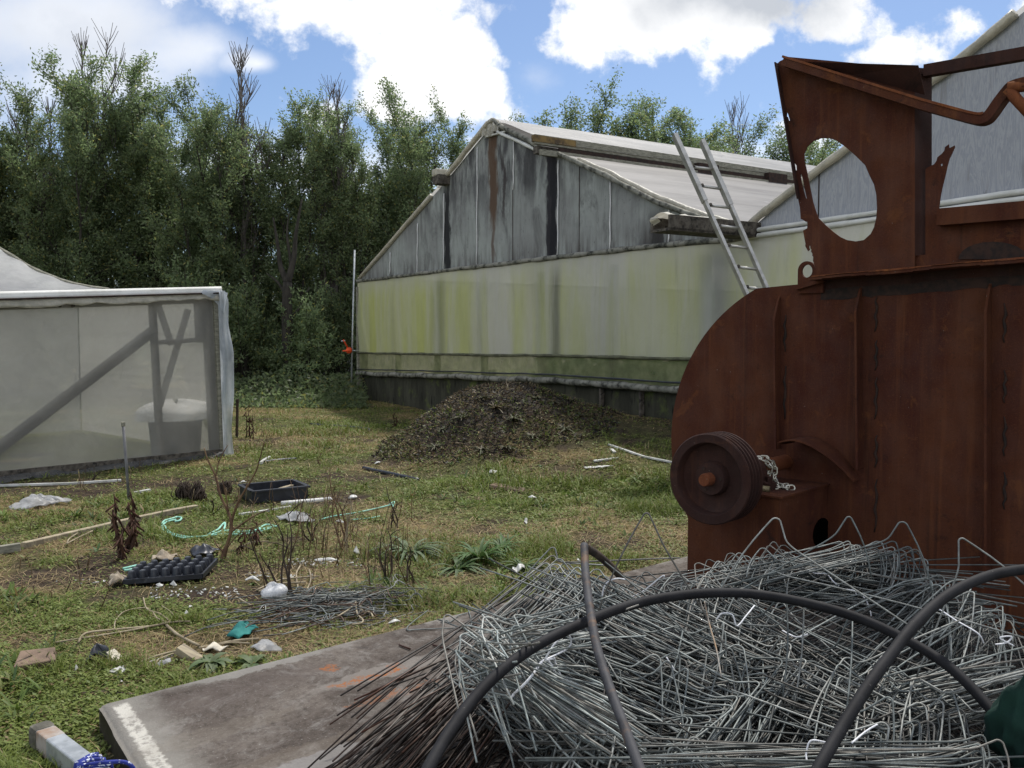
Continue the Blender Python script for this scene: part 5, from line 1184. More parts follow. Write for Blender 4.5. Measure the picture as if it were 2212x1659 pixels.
# bulk of the heap below the placed hoops, colours darkened to paint shade in the gaps
rr = random.Random(5)
hpz = lambda X, Y: .42*float(sstep(2.0, 2.5, Y))*(1-.0*Y)
for i in range(420):
    x = rr.uniform(1330, 2300); y = rr.uniform(1290, 1640); Y = 2.35+(1640-y)/350*1.5
    T = P(x, y, Y)+Vector((0, .06, -.06-rr.random()*.18)); az = rr.uniform(0, 6.28); a = Vector((math.cos(az), math.sin(az), rr.uniform(-.9, -.1))); az += rr.uniform(.8, 1.6); b = Vector((math.cos(az), math.sin(az), rr.uniform(-.5, .12)))
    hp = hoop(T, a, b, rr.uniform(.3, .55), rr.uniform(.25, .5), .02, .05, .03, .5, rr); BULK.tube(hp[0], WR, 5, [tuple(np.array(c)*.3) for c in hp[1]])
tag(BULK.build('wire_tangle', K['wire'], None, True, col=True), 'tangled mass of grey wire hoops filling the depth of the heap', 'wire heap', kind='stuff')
# ---------------------------------------------------------------- black pipes lying on the heap
def pipe(pts, r, name, label, mat, n=14, cat='pipe'):
    q = smooth_path([P(*t) for t in pts], 7); m = MB(); m.tube(q, r, n); o = m.build(name, K[mat], None, True); tag(o, label, cat); return q
pipe([(880,1760,2.05),(925,1660,2.15),(985,1560,2.3),(1060,1470,2.44),(1150,1400,2.57),(1260,1345,2.72),(1370,1305,2.88),(1480,1285,2.96),(1600,1281,3.03),(1720,1298,2.98),(1840,1330,2.92),(1950,1378,2.84),(2050,1440,2.72),(2130,1520,2.6),(2212,1620,2.45),(2260,1690,2.35)], .0165, 'black_pipe', 'long black plastic pipe arching over the whole heap', 'pipe')
pipe([(2330,1222,3.0),(2212,1230,2.98),(2130,1246,2.93),(2050,1284,2.84),(1980,1345,2.72),(1920,1420,2.6),(1870,1490,2.5),(1820,1570,2.4),(1768,1660,2.28),(1730,1740,2.2)], .0175, 'black_pipe', 'thick black plastic pipe slanting in from the right over the other pipe', 'pipe')
pipe([(1262,1178,3.0),(1265,1240,2.86),(1275,1320,2.68),(1290,1400,2.52),(1315,1480,2.38),(1345,1560,2.26),(1380,1655,2.14),(1400,1710,2.08)], .0138, 'steel_pipe', 'worn grey black pipe standing at the left with a rusty upper end', 'pipe_steel')
pipe([(1266,1184,3.02),(1290,1198,3.2),(1318,1222,3.45),(1340,1245,3.55)], .015, 'pipe_offcut', 'short dark pipe piece meeting the top of the upright pipe', 'stem_dark')
# green cloth
def cloth_lump():
    m = MB(); c = P(2222, 1580, 2.5)
    def f(u, v):
        t = u*2*math.pi; p = math.pi*v; r = 1+.08*math.sin(2*t+2*p)+.09*math.sin(4*t+1+2*p)*math.sin(p)+.07*math.sin(7*t+5*p)+.05*math.sin(13*t-3*p)+.04*math.sin(11*p)
        return c+Vector((.095*r*math.sin(p)*math.cos(t), .09*r*math.sin(p)*math.sin(t), .135*r*math.cos(p)+.02*math.sin(4*t)))
    m.grid(f, 40, 24); tag(m.build('green_cloth', K['green_cloth'], None, True), 'dark green cloth bunched among the wires at the right edge', 'cloth')
cloth_lump()
# ---------------------------------------------------------------- things lying in the yard
def gp(x, y, up=0.): q = G(x, y); return Vector((q.x, q.y, q.z+up))
def bar(pts, w, h, name, label, mat, cat, group=None, up=None):
    m = MB(); q = [gp(*p) for p in pts]
    for a, b in zip(q, q[1:]):
        a = a+Vector((0, 0, h*.5)); b = b+Vector((0, 0, h*.5)); m.beam(a, b, w, h)
    return tag(m.build(name, K[mat], None, bevel=min(w, h)*.12), label, cat, group)
def rod(pts, r, name, label, mat, cat, group=None, up=.5, n=8, k=4):
    q = [gp(x, y, r*up) for (x, y) in pts]; q = smooth_path(q, k) if len(q) > 2 else q; m = MB(); m.tube(q, r, n)
    return tag(m.build(name, K[mat], None, True), label, cat, group)
def scrap(x, y, w, h, name, label, mat, cat, group=None, hz=.03, seed=1, tilt=0., th=.003):
    """crumpled sheet: irregular outline, folded and given thickness; w, h in photo pixels"""
    rr = random.Random(seed*31+int(x)); c = gp(x, y); Y = c.y; sx, sy = w/FOC*Y/2*(.8 if name == 'white_bit' else 1), h/FOC*Y/2*(1.8 if name == 'white_bit' else 2.6); m = MB(); n = 22
    ph = [rr.uniform(0, 6.28) for _ in range(5)]
    def f(u, v):
        t = u*2*math.pi; r = v*(1+.22*math.sin(2*t+ph[0])+.14*math.sin(3*t+ph[1])+.10*math.sin(5*t+ph[2])); X = c.x+sx*r*math.cos(t); Yy = c.y+sy*r*math.sin(t)
        z = hz*abs(float(fbm(X*9+seed, Yy*9, 1.0, seed))-.2)*2*(1.2-v)+hz*.5*abs(math.sin(X*35+ph[3])*math.sin(Yy*28+ph[4]))+tilt*(Yy-c.y)
        return Vector((X, Yy, gz(X, Yy)+.012+z))
    m.grid(f, n, 8); return tag(m.build(name, K[mat], None, True, solid=th), label, cat, group)
def lump(x, y, w, h, name, label, mat, cat, group=None, seed=1, squash=1., up=0.):
    rr = random.Random(seed*7+int(y)); c = gp(x, y); rx = w/FOC*c.y/2; rz = h/FOC*c.y/2; m = MB(); ph = [rr.uniform(0, 6.28) for _ in range(6)]
    def f(u, v):
        t = u*2*math.pi; p = math.pi*v; r = 1+.13*math.sin(2*t+ph[0]+p)+.10*math.sin(3*p+ph[1]+t)+.06*math.sin(7*t+ph[2]+3*p)
        return c+Vector((rx*r*math.sin(p)*math.cos(t), rx*.8*r*math.sin(p)*math.sin(t), rz*.9+rz*r*math.cos(p)+up))
    m.grid(f, 24, 14); return tag(m.build(name, K[mat], None, True), label, cat, group)
def chunk(x, y, wx, wy, hz, rot, name, label, mat, cat, group=None, tilt=.2):
    c = gp(x, y); d = Vector((math.cos(rot), math.sin(rot), 0)); s = Vector((-d.y, d.x, tilt)); s.normalize(); u = d.cross(s); rr = random.Random(int(x*3+y)); m = MB()
    p = []
    for k in (-1, 1):
        for (a, b) in ((-1, -1), (1, -1), (1, 1), (-1, 1)): p.append(c+Vector((0, 0, hz*.8))+d*wx*a*rr.uniform(.8, 1.1)+s*wy*b*rr.uniform(.8, 1.1)+u*hz*k)
    m.hexa(p); return tag(m.build(name, K[mat], None, bevel=min(wx, wy, hz)*.2), label, cat, group)
# galvanised box tube with a rubber cap, blue rope wound on it
def steel_tube():
    a = flat(92, 1590, .055); b = flat(232, 1700, .055); d = (b-a).normalized(); b = a+d*1.9; g = thing('steel_tube', a-Vector((0, 0, .05)), 'galvanised square steel tube with a perished rubber end cap at lower left', 'steel tube')
    s = d.cross(Vector((0, 0, 1))).normalized(); m = MB(); m.beam(a, b, .068, .08, (0, 0, 1)); m.build('tube', K['galv'], g, bevel=.006)
    m = MB(); m.beam(a+d*.03, a+d*.13, .071, .083, (0, 0, 1)); m.build('rusty_patch', M('rust_stained_zinc', (.24, .16, .11), (.33, .30, .27), 8), g, bevel=.006)
    m = MB(); m.beam(a-d*.04, a+d*.035, .084, .096, (0, 0, 1)); m.build('end_cap', K['cap'], g, bevel=.02)
    m = MB()
    for k in range(4):
        o = .40+.020*k if k < 3 else .49; pts = []
        for i in range(25):
            t = 2*math.pi*i/24; cx, cz = math.cos(t), math.sin(t); sc = 1/max(abs(cx), abs(cz))**.75; pts.append(a+d*(o+.012*math.sin(t*2+k)+(.03*(i/24)))+s*(.043*cx*sc)+Vector((0, 0, .050*cz*sc)))
        m.tube(pts, .007, 7)
    m.tube(smooth_path([a+d*.49+s*.05+Vector((0, 0, .065)), a+d*.54+s*.0+Vector((0, 0, .075)), a+d*.58-s*.07+Vector((0, 0, .06)), a+d*.62-s*.10, a+d*.8-s*.14-Vector((0, 0, .04))], 6), .007, 7)
    o = m.build('blue_rope', K['blue_rope'], None, True); tag(o, 'blue white flecked rope wound around the square steel tube', 'rope')
steel_tube()
# upturned seedling tray
def tray():
    p00, p10, p11, p01 = gp(268, 1268, .02), gp(437, 1258, .03), flat(469, 1214, .06), gp(302, 1240, .02); ex = (p10-p00); L = ex.length; ex.normalize(); ey = (p11-p10); Wd = ey.length; ey.normalize(); ez = ex.cross(ey).normalized(); bl = lambda u, v: p00*(1-u)*(1-v)+p10*u*(1-v)+p11*u*v+p01*(1-u)*v
    g = thing('seedling_tray', p00-Vector((0, 0, .03)), 'black seedling tray lying upside down, conical cells up, on bare soil', 'tray'); m = MB()
    m.hexa([p00, p10, p11, p01]+[q+ez*.008 for q in (p00, p10, p11, p01)]); m.build('base', K['black_plastic'], g)
    m = MB(); c4 = [p00, p10, p11, p01]
    for i in range(4): m.beam(c4[i]+ez*.012, c4[(i+1) % 4]+ez*.012, .014, .03)
    m.build('rim', K['black_plastic'], g)
    nx, ny = 7, 4
    for i in range(nx):
        for j in range(ny):
            c = bl((i+.5)/nx, (j+.5)/ny); r = L/nx*.47; m = MB(); m.lathe([(r, 0), (r*.95, .02), (r*.66, .056), (r*.58, .062), (r*.26, .062)], c+ez*.008, ez, 16); cl = m.build('cell', K['black_plastic'], g, 'auto')
            m = MB(); m.lathe([(r*.28, .0), (r*.26, .003), (r*.10, .003), (0, -.004)], c+ez*.0695, ez, 12); m.build('drain_hole', K['cell_hole'], cl)
tray()
# black trough with a stick inside
def trough():
    a, b, c = gp(548, 1088), gp(662, 1078), gp(655, 1052); ex = b-a; L = ex.length*1.02; ex.z = 0; ex.normalize(); ey = Vector((-ex.y, ex.x, 0)); Wd = .42; h = .11; ez = Vector((0, 0, 1))
    g = thing('trough', a, 'long black plastic planting trough with a pale lath lying inside', 'trough'); a = a+ez*.0; t = .012
    def wall(o, d1, d2, name): m = MB(); m.box(o, d1, d2, ez*(h/2)); m.build(name, K['black_plastic'], g, bevel=.004)
    c0 = a+ex*(L/2)+ey*(Wd/2)+ez*(h/2)
    wall(c0-ey*(Wd/2), ex*(L/2), ey*t, 'front_panel'); wall(c0+ey*(Wd/2), ex*(L/2), ey*t, 'back_panel'); wall(c0-ex*(L/2), ex*t, ey*(Wd/2-t-.002), 'end_panel'); wall(c0+ex*(L/2), ex*t, ey*(Wd/2-t-.002), 'end_panel')
    m = MB(); m.box(c0-ez*(h/2-.02), ex*(L/2-.03), ey*(Wd/2-.03), ez*.008); m.build('floor_panel', K['black_plastic'], g)
    m = MB()
    for s in (-1, 1):
        m.box(c0+ey*(s*(Wd/2+.01))+ez*(h/2+.006), ex*(L/2+.02), ey*.025, ez*.008); m.box(c0+ex*(s*(L/2+.008))+ez*(h/2+.006), ex*.02, ey*(Wd/2-.02), ez*.0078)
    m.build('rim', K['black_plastic'], g)
    m = MB(); m.beam(c0-ex*(L*.46)-ey*.05+ez*(-.02), c0+ex*(L*.42)+ey*.10+ez*.03, .05, .015); o = m.build('lath', K['pale_wood'], None); tag(o, 'pale wooden lath lying inside the black trough', 'lath')
trough()
# pipes, strips, boards
rod([(608,1091),(700,1083),(716,1080)], .025, 'pvc_pipe', 'fat dirty white plastic pipe lying in front of the black trough', 'white_pvc', 'pipe', n=12)
bar([(517,1114),(560,1108),(628,1097)], .035, .02, 'white_strip', 'narrow white strip lying below the fat white pipe', 'white_pvc', 'strip')
lump(762, 1078, 20, 9, 'white_pebble', 'white lump just right of the fat white pipe end', 'white_pvc', 'stone')
bar([(-20,1052),(150,1047),(262,1040)], .03, .025, 'white_lath', 'long white lath lying along the foot of the film house', 'white_pvc', 'lath')
bar([(288,1068),(325,1061)], .035, .025, 'white_lath', 'short white lath end right of the thin steel post', 'white_pvc', 'lath')
bar([(50,1186),(160,1160),(270,1134),(370,1112),(425,1102)], .05, .05, 'edging_board', 'long weathered timber edging board across the grass', 'pale_wood', 'board')
bar([(-40,1203),(45,1190)], .05, .06, 'edging_board', 'short half buried end of edging board at the left edge', 'grey_wood', 'board')
bar([(1315,962),(1390,988),(1460,1002)], .032, .02, 'bent_white_strip', 'long bent white plastic strip right of the soil mound', 'white_pvc', 'strip')
bar([(1283,998),(1335,991)], .04, .02, 'white_strip', 'short white strip left of the bent white strip', 'white_pvc', 'strip')
bar([(1320,972),(1328,979)], .04, .02, 'white_strip', 'tiny white strip piece above the short white strip', 'white_pvc', 'strip')
rod([(668,917),(700,920),(735,922),(790,927),(798,931)], .022, 'black_hose', 'black hose piece lying on the grass left of the mound', 'black_plastic', 'hose')
rod([(785,1013),(815,1020),(850,1027),(905,1040)], .024, 'black_hose', 'black hose piece at the near foot of the mound', 'black_plastic', 'hose')
rod([(572,1000),(600,996),(640,993)], .02, 'black_hose', 'thin dark hose piece behind the white bent conduit', 'black_plastic', 'hose')
bar([(563,1003),(570,997),(583,990)], .035, .03, 'bent_conduit', 'white bent conduit lying beside the hanging film', 'white_pvc', 'conduit'); 
rod([(430,1140),(470,1145)], .001, 'straw_bit', 'single dry straw near the rope', 'stem_pale', 'straw')
chunk(1097, 1055, .09, .19, .012, 1.25, 'wood_offcut', 'flat dark brown wood offcut lying on the grass before the mound', 'brown_chip', 'wood offcut', None, .12)
# thin steel post
def post():
    b = gp(280, 1085); t = P(266, 914, b.y*1.0); g = thing('steel_post', b, 'thin grey steel post leaning slightly in front of the film house', 'post'); m = MB(); m.tube([b-Vector((0, 0, .1)), t], .014, 8); m.build('shaft', K['post_steel'], g, True)
    m = MB(); m.tube([t-Vector((0, 0, .03)), t+Vector((0, 0, .01))], .020, 8); m.build('top_cap', K['grey_wood'], g)
post()
def stake(x, y0, y1, label, w=.03, mat='grey_wood'):
    b = gp(x, y1); t = P(x+2, y0, b.y); m = MB(); m.beam(b-Vector((0, 0, .1)), t, w, w, (0, 1, 0)); tag(m.build('stake', K[mat], None), label, 'stake')
stake(511, 862, 945, 'thin dark stake just right of the hanging film strip', .035, 'stem_dark')
# mint rope
def mint():
    m = MB(); 
    for pts in ([(350,1135),(356,1128),(375,1123),(383,1120),(392,1122),(388,1128),(378,1130)],[(352,1138),(360,1131),(380,1126)],[(351,1139),(352,1148),(366,1156),(380,1162),(395,1166),(415,1164),(438,1163),(452,1160),(480,1152),(500,1149),(530,1152),(560,1148),(585,1146)],
                [(356,1140),(365,1152),(385,1160),(410,1164)],[(450,1158),(470,1148),(480,1137),(486,1133),(484,1146),(470,1155)],[(455,1161),(480,1158),(510,1158),(540,1156),(565,1151),(580,1147)],[(485,1150),(510,1154),(545,1150),(575,1145),(600,1140)],[(555,1149),(570,1139),(580,1137),(592,1140)]):
        m.tube(smooth_path([gp(x, y, .014) for (x, y) in pts], 5), .0085, 6)
    tag(m.build('mint_rope', K['rope'], None, True), 'mint green rope lying in loops across the weeds', 'rope')
    m = MB()
    for pts in ([(690,1126),(720,1118),(760,1112),(800,1104),(838,1095),(850,1092)],[(760,1126),(800,1122),(820,1118)],[(840,1093),(852,1086),(848,1098)]): m.tube(smooth_path([gp(x, y, .012) for (x, y) in pts], 5), .006, 6)
    tag(m.build('thin_green_rope', K['rope'], None, True), 'thin mint rope trailing right towards the small dark stump', 'rope')
    m = MB(); m.tube(smooth_path([gp(x, y, .012) for (x, y) in [(266,1232),(280,1229),(298,1225),(300,1229),(284,1234),(268,1236)]], 5), .008, 6); tag(m.build('rope_end', K['rope'], None, True), 'short scrap of mint rope behind the seedling tray', 'rope')
mint()
# bags, cloth and litter
lump(594, 1298, 62, 40, 'plastic_bag', 'rounded white plastic bag lying beside the pale wire scatter', 'white_bag', 'bag', None, 3)
scrap(524, 1374, 66, 30, 'teal_cloth', 'crumpled teal cloth left of the wire scatter', 'teal_cloth', 'cloth', None, .06, 2)
scrap(85, 1092, 110, 34, 'film_sheet', 'large crumpled sheet of clear film left of the straw', 'clear_film', 'film scrap', None, .07, 5, .05)
scrap(640, 1124, 80, 30, 'film_sheet', 'pale clear film scrap right of the mint rope', 'clear_film', 'film scrap', None, .06, 6)
scrap(575, 1406, 70, 22, 'film_sheet', 'greyish clear film scrap below the teal cloth by the slab', 'clear_film', 'film scrap', None, .03, 7)
scrap(352, 1440, 34, 12, 'film_sheet', 'small clear film scrap among roots left of the slab', 'clear_film', 'film scrap', None, .03, 8)
scrap(463, 1410, 52, 18, 'white_scrap', 'whitish torn plastic strip beside the tan wood block', 'cream', 'plastic scrap', None, .05, 9)
scrap(210, 1432, 40, 16, 'black_scrap', 'folded scrap of black plastic left of the slab', 'black_plastic', 'plastic scrap', None, .09, 10)
chunk(250, 1427, .028, .05, .012, 1.2, 'cream_chip', 'cream coloured chip standing next to the black plastic scrap', 'cream', 'chip', None, .7)
chunk(412, 1424, .035, .075, .02, 1.3, 'wood_block', 'tan split wood block close to the slab edge', 'pale_wood', 'wood block', None, .5)
chunk(80, 1440, .085, .075, .03, .4, 'brick_piece', 'brownish flat stone piece at the left of the yard', 'brown_chip', 'stone', None, .15)
scrap(255, 1454, 40, 14, 'paper_scrap', 'thin pale paper scrap with the curled white cord beside it', 'white_pvc', 'paper scrap', None, .02, 12)
rod([(268,1482),(262,1473),(254,1460),(260,1450),(300,1440),(335,1428),(375,1417)], .006, 'curled_string', 'curled whitish cord running up to the roots left of the slab', 'white_strip', 'cord')
rod([(285,1478),(276,1470)], .004, 'string_end', 'short dark frayed end of the curled cord', 'stem_dark', 'cord')
scrap(255, 1264, 38, 26, 'rag', 'crumpled pale rag at the left end of the seedling tray', 'rag', 'rag', None, .07, 14)
scrap(355, 1212, 40, 26, 'rag', 'pale crumpled rag just behind the seedling tray', 'rag', 'rag', None, .06, 15)
scrap(440, 1200, 50, 24, 'dark_film', 'dark translucent film puffed up behind the seedling tray', 'black_plastic', 'film scrap', None, .06, 16)
WS = 'white plastic bits scattered on the ground'
for i, (x, y, w, h, lb) in enumerate([(1136,1133,10,16,'small upright white scrap on open grass below the wood offcut'),(1120,1240,32,22,'torn white paper left of the upright pipe, on the grass'),(770,1205,14,12,'small white cup-like scrap above the white chip scatter'),(850,1352,36,8,'white flat chip at the far edge of the slab'),(735,1133,20,8,'white scrap right of the pale film, among tall stalks'),
        (1065,1024,24,10,'pale flat stone on grass at the near foot of the mound'),(1150,1079,28,5,'pale stick-like chip right of the wood offcut'),(525,1046,20,8,'white scrap left of the black trough'),(410,1318,12,6,'white fleck below the seedling tray'),(403,1334,10,5,'lower white fleck below the seedling tray'),(345,1270,22,5,'white fragment under the near edge of the tray'),(375,1270,18,4,'flat white fragment by the tray corner'),
        (545,1258,34,10,'white papery scrap above the white bag'),(700,1214,50,7,'long shard of white plastic in the chip scatter'),(1250,1214,10,5,'little white scrap on the grass left of the machine foot'),(815,1002,14,6,'white crust at the end of the near black hose'),(1290,1012,70,8,'dry white tangle of fibre below the white strips'),(165,1455,5,8,'tiny white plastic tag left of the black scrap')]):
    scrap(x, y, w, h, 'white_bit', lb, 'white_pvc', 'plastic scrap', WS, .03 if h < 12 else .07, 20+i)
def chips():
    m = MB(); r = random.Random(9)
    for (x, y, w, h, n) in [(700,1218,160,16,90),(420,1285,190,26,70),(560,1245,60,10,20),(170,1260,120,10,12),(640,1250,90,10,24),(830,1180,60,8,14)]:
        for _ in range(n):
            q = gp(x+r.uniform(-.5, .5)*w, y+r.uniform(-.5, .5)*h, .012); a = r.uniform(0, 6.28); s = r.uniform(.003, .009); d = Vector((math.cos(a), math.sin(a), r.uniform(-.3, .3))); e = Vector((-d.y, d.x, r.uniform(-.3, .3))); m.box(q, d*s, e*s*r.uniform(.3, .8), (0, 0, .002))
    tag(m.build('white_chips', K['white_pvc'], None), 'fine white chips scattered on the bare soil', 'litter', kind='stuff')
chips()
# scatter of grey wire on the grass
def scatter():
    r = random.Random(21); m = MB(); n_ind = 46
    for i in range(210):
        u, v = r.gauss(0, .42), r.gauss(0, .42); x = 715+u*165-v*20; y = 1318+v*44-u*14
        c = gp(x, y, .02+.07*r.random()*max(0, 1-abs(v))); az = r.gauss(.32, .42); L = r.uniform(.25, .6); d = Vector((math.cos(az), math.sin(az), r.gauss(0, .06))); s = Vector((-d.y, d.x, .4))
        kink = r.random(); pts = [c-d*L*.5, c-d*L*.1+s*r.gauss(0, .02), c+d*L*.25+s*r.gauss(0, .02)]
        if kink < .5: pts += [c+d*L*.33+s*.03, c+d*L*.38+s*.035, c+d*L*.42-s*.01]
        else: pts += [c+d*L*.5]
        pts = [Vector((q.x, q.y, max(q.z, gz(q.x, q.y)+.004))) for q in pts]; pts = smooth_path(pts, 3); col = tuple(GREY[r.randrange(5)]*r.uniform(.55, .95) if r.random() < .8 else np.array([.10, .06, .04]))
        if i < n_ind: w = MB(); w.tube(pts, .0032, 5, [col]*len(pts)); tag(w.build('scattered_wire', K['wire'], None, True, col=True), 'kinked grey wire in the flat scatter on grass below the white bag', 'wire', 'wires scattered on the grass')
        else: m.tube(pts, .0032, 5, [col]*len(pts))
    tag(m.build('wire_litter', K['wire'], None, True, col=True), 'flattened mat of grey wire ends on the grass', 'wire litter', kind='stuff')
scatter()
# ---------------------------------------------------------------- dead plants
def dead_plant(base, tips, label, mat='stem', r0=.012, sub=2, seed=1, cat='dead plant', name='dead_plant', group=None, ragged=0):
    rr = random.Random(seed); b = gp(*base); m = MB()
    for (x, y) in tips:
        t = P(x, y, b.y+rr.uniform(-.12, .12)); mid = b.lerp(t, .5)+Vector((rr.gauss(0, .02), rr.gauss(0, .03), rr.gauss(0, .012)))
        b2 = b+Vector((rr.gauss(0, .02), rr.gauss(0, .02), -.03)); q = smooth_path([b2, b2.lerp(mid, .5)+Vector((rr.gauss(0, .012), 0, 0)), mid, mid.lerp(t, .5)+Vector((rr.gauss(0, .015), 0, 0)), t], 3); n = len(q)
        m.tube(q, [r0*(1-.75*i/(n-1)) for i in range(n)], 5)
        for k in range(sub):
            j = rr.randrange(n//2, n-1); s = q[j]; L = (t-b).length*rr.uniform(.15, .35); e = s+Vector((rr.gauss(0, .5), rr.gauss(0, .4), rr.uniform(.1, .9))).normalized()*L; m.tube([s, s.lerp(e, .5)+Vector((0, 0, .01)), e], [r0*.45, r0*.35, r0*.2], 4)
        for k in range(ragged):
            j = rr.randrange(1, n-1); s = q[j]; e = s+Vector((rr.gauss(0, .03), rr.gauss(0, .03), -rr.uniform(.02, .07))); w = rr.uniform(.003, .008); m.hexa([s+Vector((-w, 0, 0)), s+Vector((w, 0, 0)), s+Vector((w, .004, .01)), s+Vector((-w, .004, .01)), e+Vector((-w*.6, 0, 0)), e+Vector((w*.6, 0, 0)), e+Vector((w*.4, .004, .01)), e+Vector((-w*.4, .004, .01))])
    return tag(m.build(name, K[mat], None, True), label, cat, group)
dead_plant((268,1208), [(246,1066),(243,1100),(252,1120),(262,1140)], 'withered brown stalks in front of the thin post, left bundle', 'red_stem', .016, 1, 3, ragged=16)
dead_plant((284,1185), [(281,1062),(277,1085),(287,1120)], 'ragged dark stalk standing right up against the thin post', 'red_stem', .02, 0, 4, ragged=30)
dead_plant((484,1207), [(440,968),(448,990),(470,1030)], 'tall bare shrub, left branch of reddish brown twigs', 'stem', .022, 3, 5) if False else None
def shrub():
    m = MB(); Y = gp(484, 1207).y
    def br(pts, r0, r1):
        q = smooth_path([P(x, y, Y+dy) for (x, y, dy) in pts], 4); n = len(q); m.tube(q, [(r0+(r1-r0)*i/(n-1))*.62 for i in range(n)], 6)
    b = gp(484, 1207); 
    br([(482,1212,0),(490,1180,0),(500,1140,0),(494,1108,0.02),(476,1070,.05),(466,1030,.08),(452,1000,.08),(446,985,.08),(441,968,.1)], .026, .006); br([(478,1210,0),(484,1190,.02),(495,1165,.02),(500,1130,.02),(512,1090,-.02),(530,1058,-.05),(552,1020,-.08),(563,985,-.1),(571,952,-.1)], .024, .005)
    br([(466,1030,.08),(472,1000,.1),(484,975,.14),(492,962,.16)], .010, .004); br([(472,1000,.1),(468,985,.1),(463,978,.1)], .006, .003); br([(494,1108,.02),(486,1060,.0),(480,1035,-.02)], .010, .004)
    br([(498,1150,0),(540,1120,-.1),(570,1105,-.15),(590,1098,-.2)], .012, .004); br([(500,1140,0),(545,1140,.1),(580,1120,.15)], .009, .003); br([(530,1058,-.05),(536,1030,-.02),(535,1010,0)], .007, .003)
    br([(486,1195,0),(470,1180,.0),(462,1165,0)], .01, .004); br([(490,1185,0),(505,1165,0),(520,1150,0),(524,1140,0)], .009, .004)
    tag(m.build('bare_shrub', K['stem'], None, True), 'tall leafless forked shrub standing right of the seedling tray', 'dead shrub')
shrub()
DP = 'thin dead stems among the weeds'
for i, (b, tips, mat, lb) in enumerate([((742,1185),[(712,1008),(722,1040),(728,1060),(735,1090)],'stem','tall brown dead stems right of the shrub, tallest of them'),((755,1190),[(745,1075),(752,1062)],'stem_pale','pale bent dry stems right of the tall brown stems'),((626,1290),[(620,1100),(590,1120),(622,1140)],'stem_dark','straight dark stem rising behind the white bag'),((600,1290),[(535,1150),(560,1195)],'stem_dark','curved thin stem left of the straight dark stem'),
        ((857,1140),[(858,1088),(835,1050),(853,1092)],'stem_dark','small dark forked stump right of the mint rope'),((672,1170),[(648,1140),(690,1110),(672,1095)],'stem_dark','little branching dead stem in the middle weeds'),((886,1262),[(888,1180),(884,1200)],'stem_dark','thin upright stem beside the leek clump'),((830,1255),[(824,1150),(850,1170),(836,1140)],'stem_dark','thin stem with a pale side twig left of the leek clump'),
        ((548,1180),[(540,1140),(552,1128)],'red_stem','withered reddish plant on the rope'),((536,945),[(531,880),(538,872),(542,900)],'red_stem','reddish dock stalks right of the hanging film'),((544,948),[(546,895),(540,905)],'red_stem','second reddish dock stalk close to the first'),((855,925),[(853,892),(857,900)],'red_stem','lone dark dock stalk left of the mound'),
        ((455,1110),[(440,1080),(468,1075),(480,1090)],'stem_dark','low black withered plant left of the trough'),((205,1040),[(203,1010),(215,1018),(195,1022)],'stem_dark','dark withered plant against the film house skirt'),((505,1085),[(490,1060),(515,1055),(520,1070)],'stem','small twiggy plant left of the trough end'),((520,1190),[(517,1160),(524,1150)],'red_stem','tiny reddish withered stalk beside the shrub'),
        ((1218,850),[(1212,802),(1222,810)],'stem_dark','thin dark stem above the mound against the clear band'),((690,1000),[(688,985),(696,978)],'stem','short brown stub on the grass left of the mound')]):
    dead_plant(b, tips, lb, mat, .009, 2, 40+i, group=DP, ragged=8 if mat == 'red_stem' else 0)
for i, (x, y, w, h) in enumerate([(400,1072,36,40),(428,1075,40,44),(486,1060,22,30)]):
    b = gp(x, y+8); rr = random.Random(60+i); m = MB()
    for k in range(90):
        a = rr.uniform(0, 6.28); R_ = w/FOC*b.y*.6; e = b+Vector((math.cos(a)*R_*rr.random(), math.sin(a)*R_*rr.random(), 0)); t = b+Vector((rr.gauss(0, .03), rr.gauss(0, .03), h/FOC*b.y*rr.uniform(.5, 1.05))); m.tube([t, t.lerp(e, .5)+Vector((math.cos(a)*.03, math.sin(a)*.03, 0)), e], [.004, .007, .004], 4)
    tag(m.build('withered_clump', K['stem_dark'], None, True), ['blackened drooping plant clump, left of the pair behind the shrub','blackened drooping plant clump, right of the pair behind the shrub','small blackened clump beside the trough'][i], 'dead plant', 'blackened plant clumps')
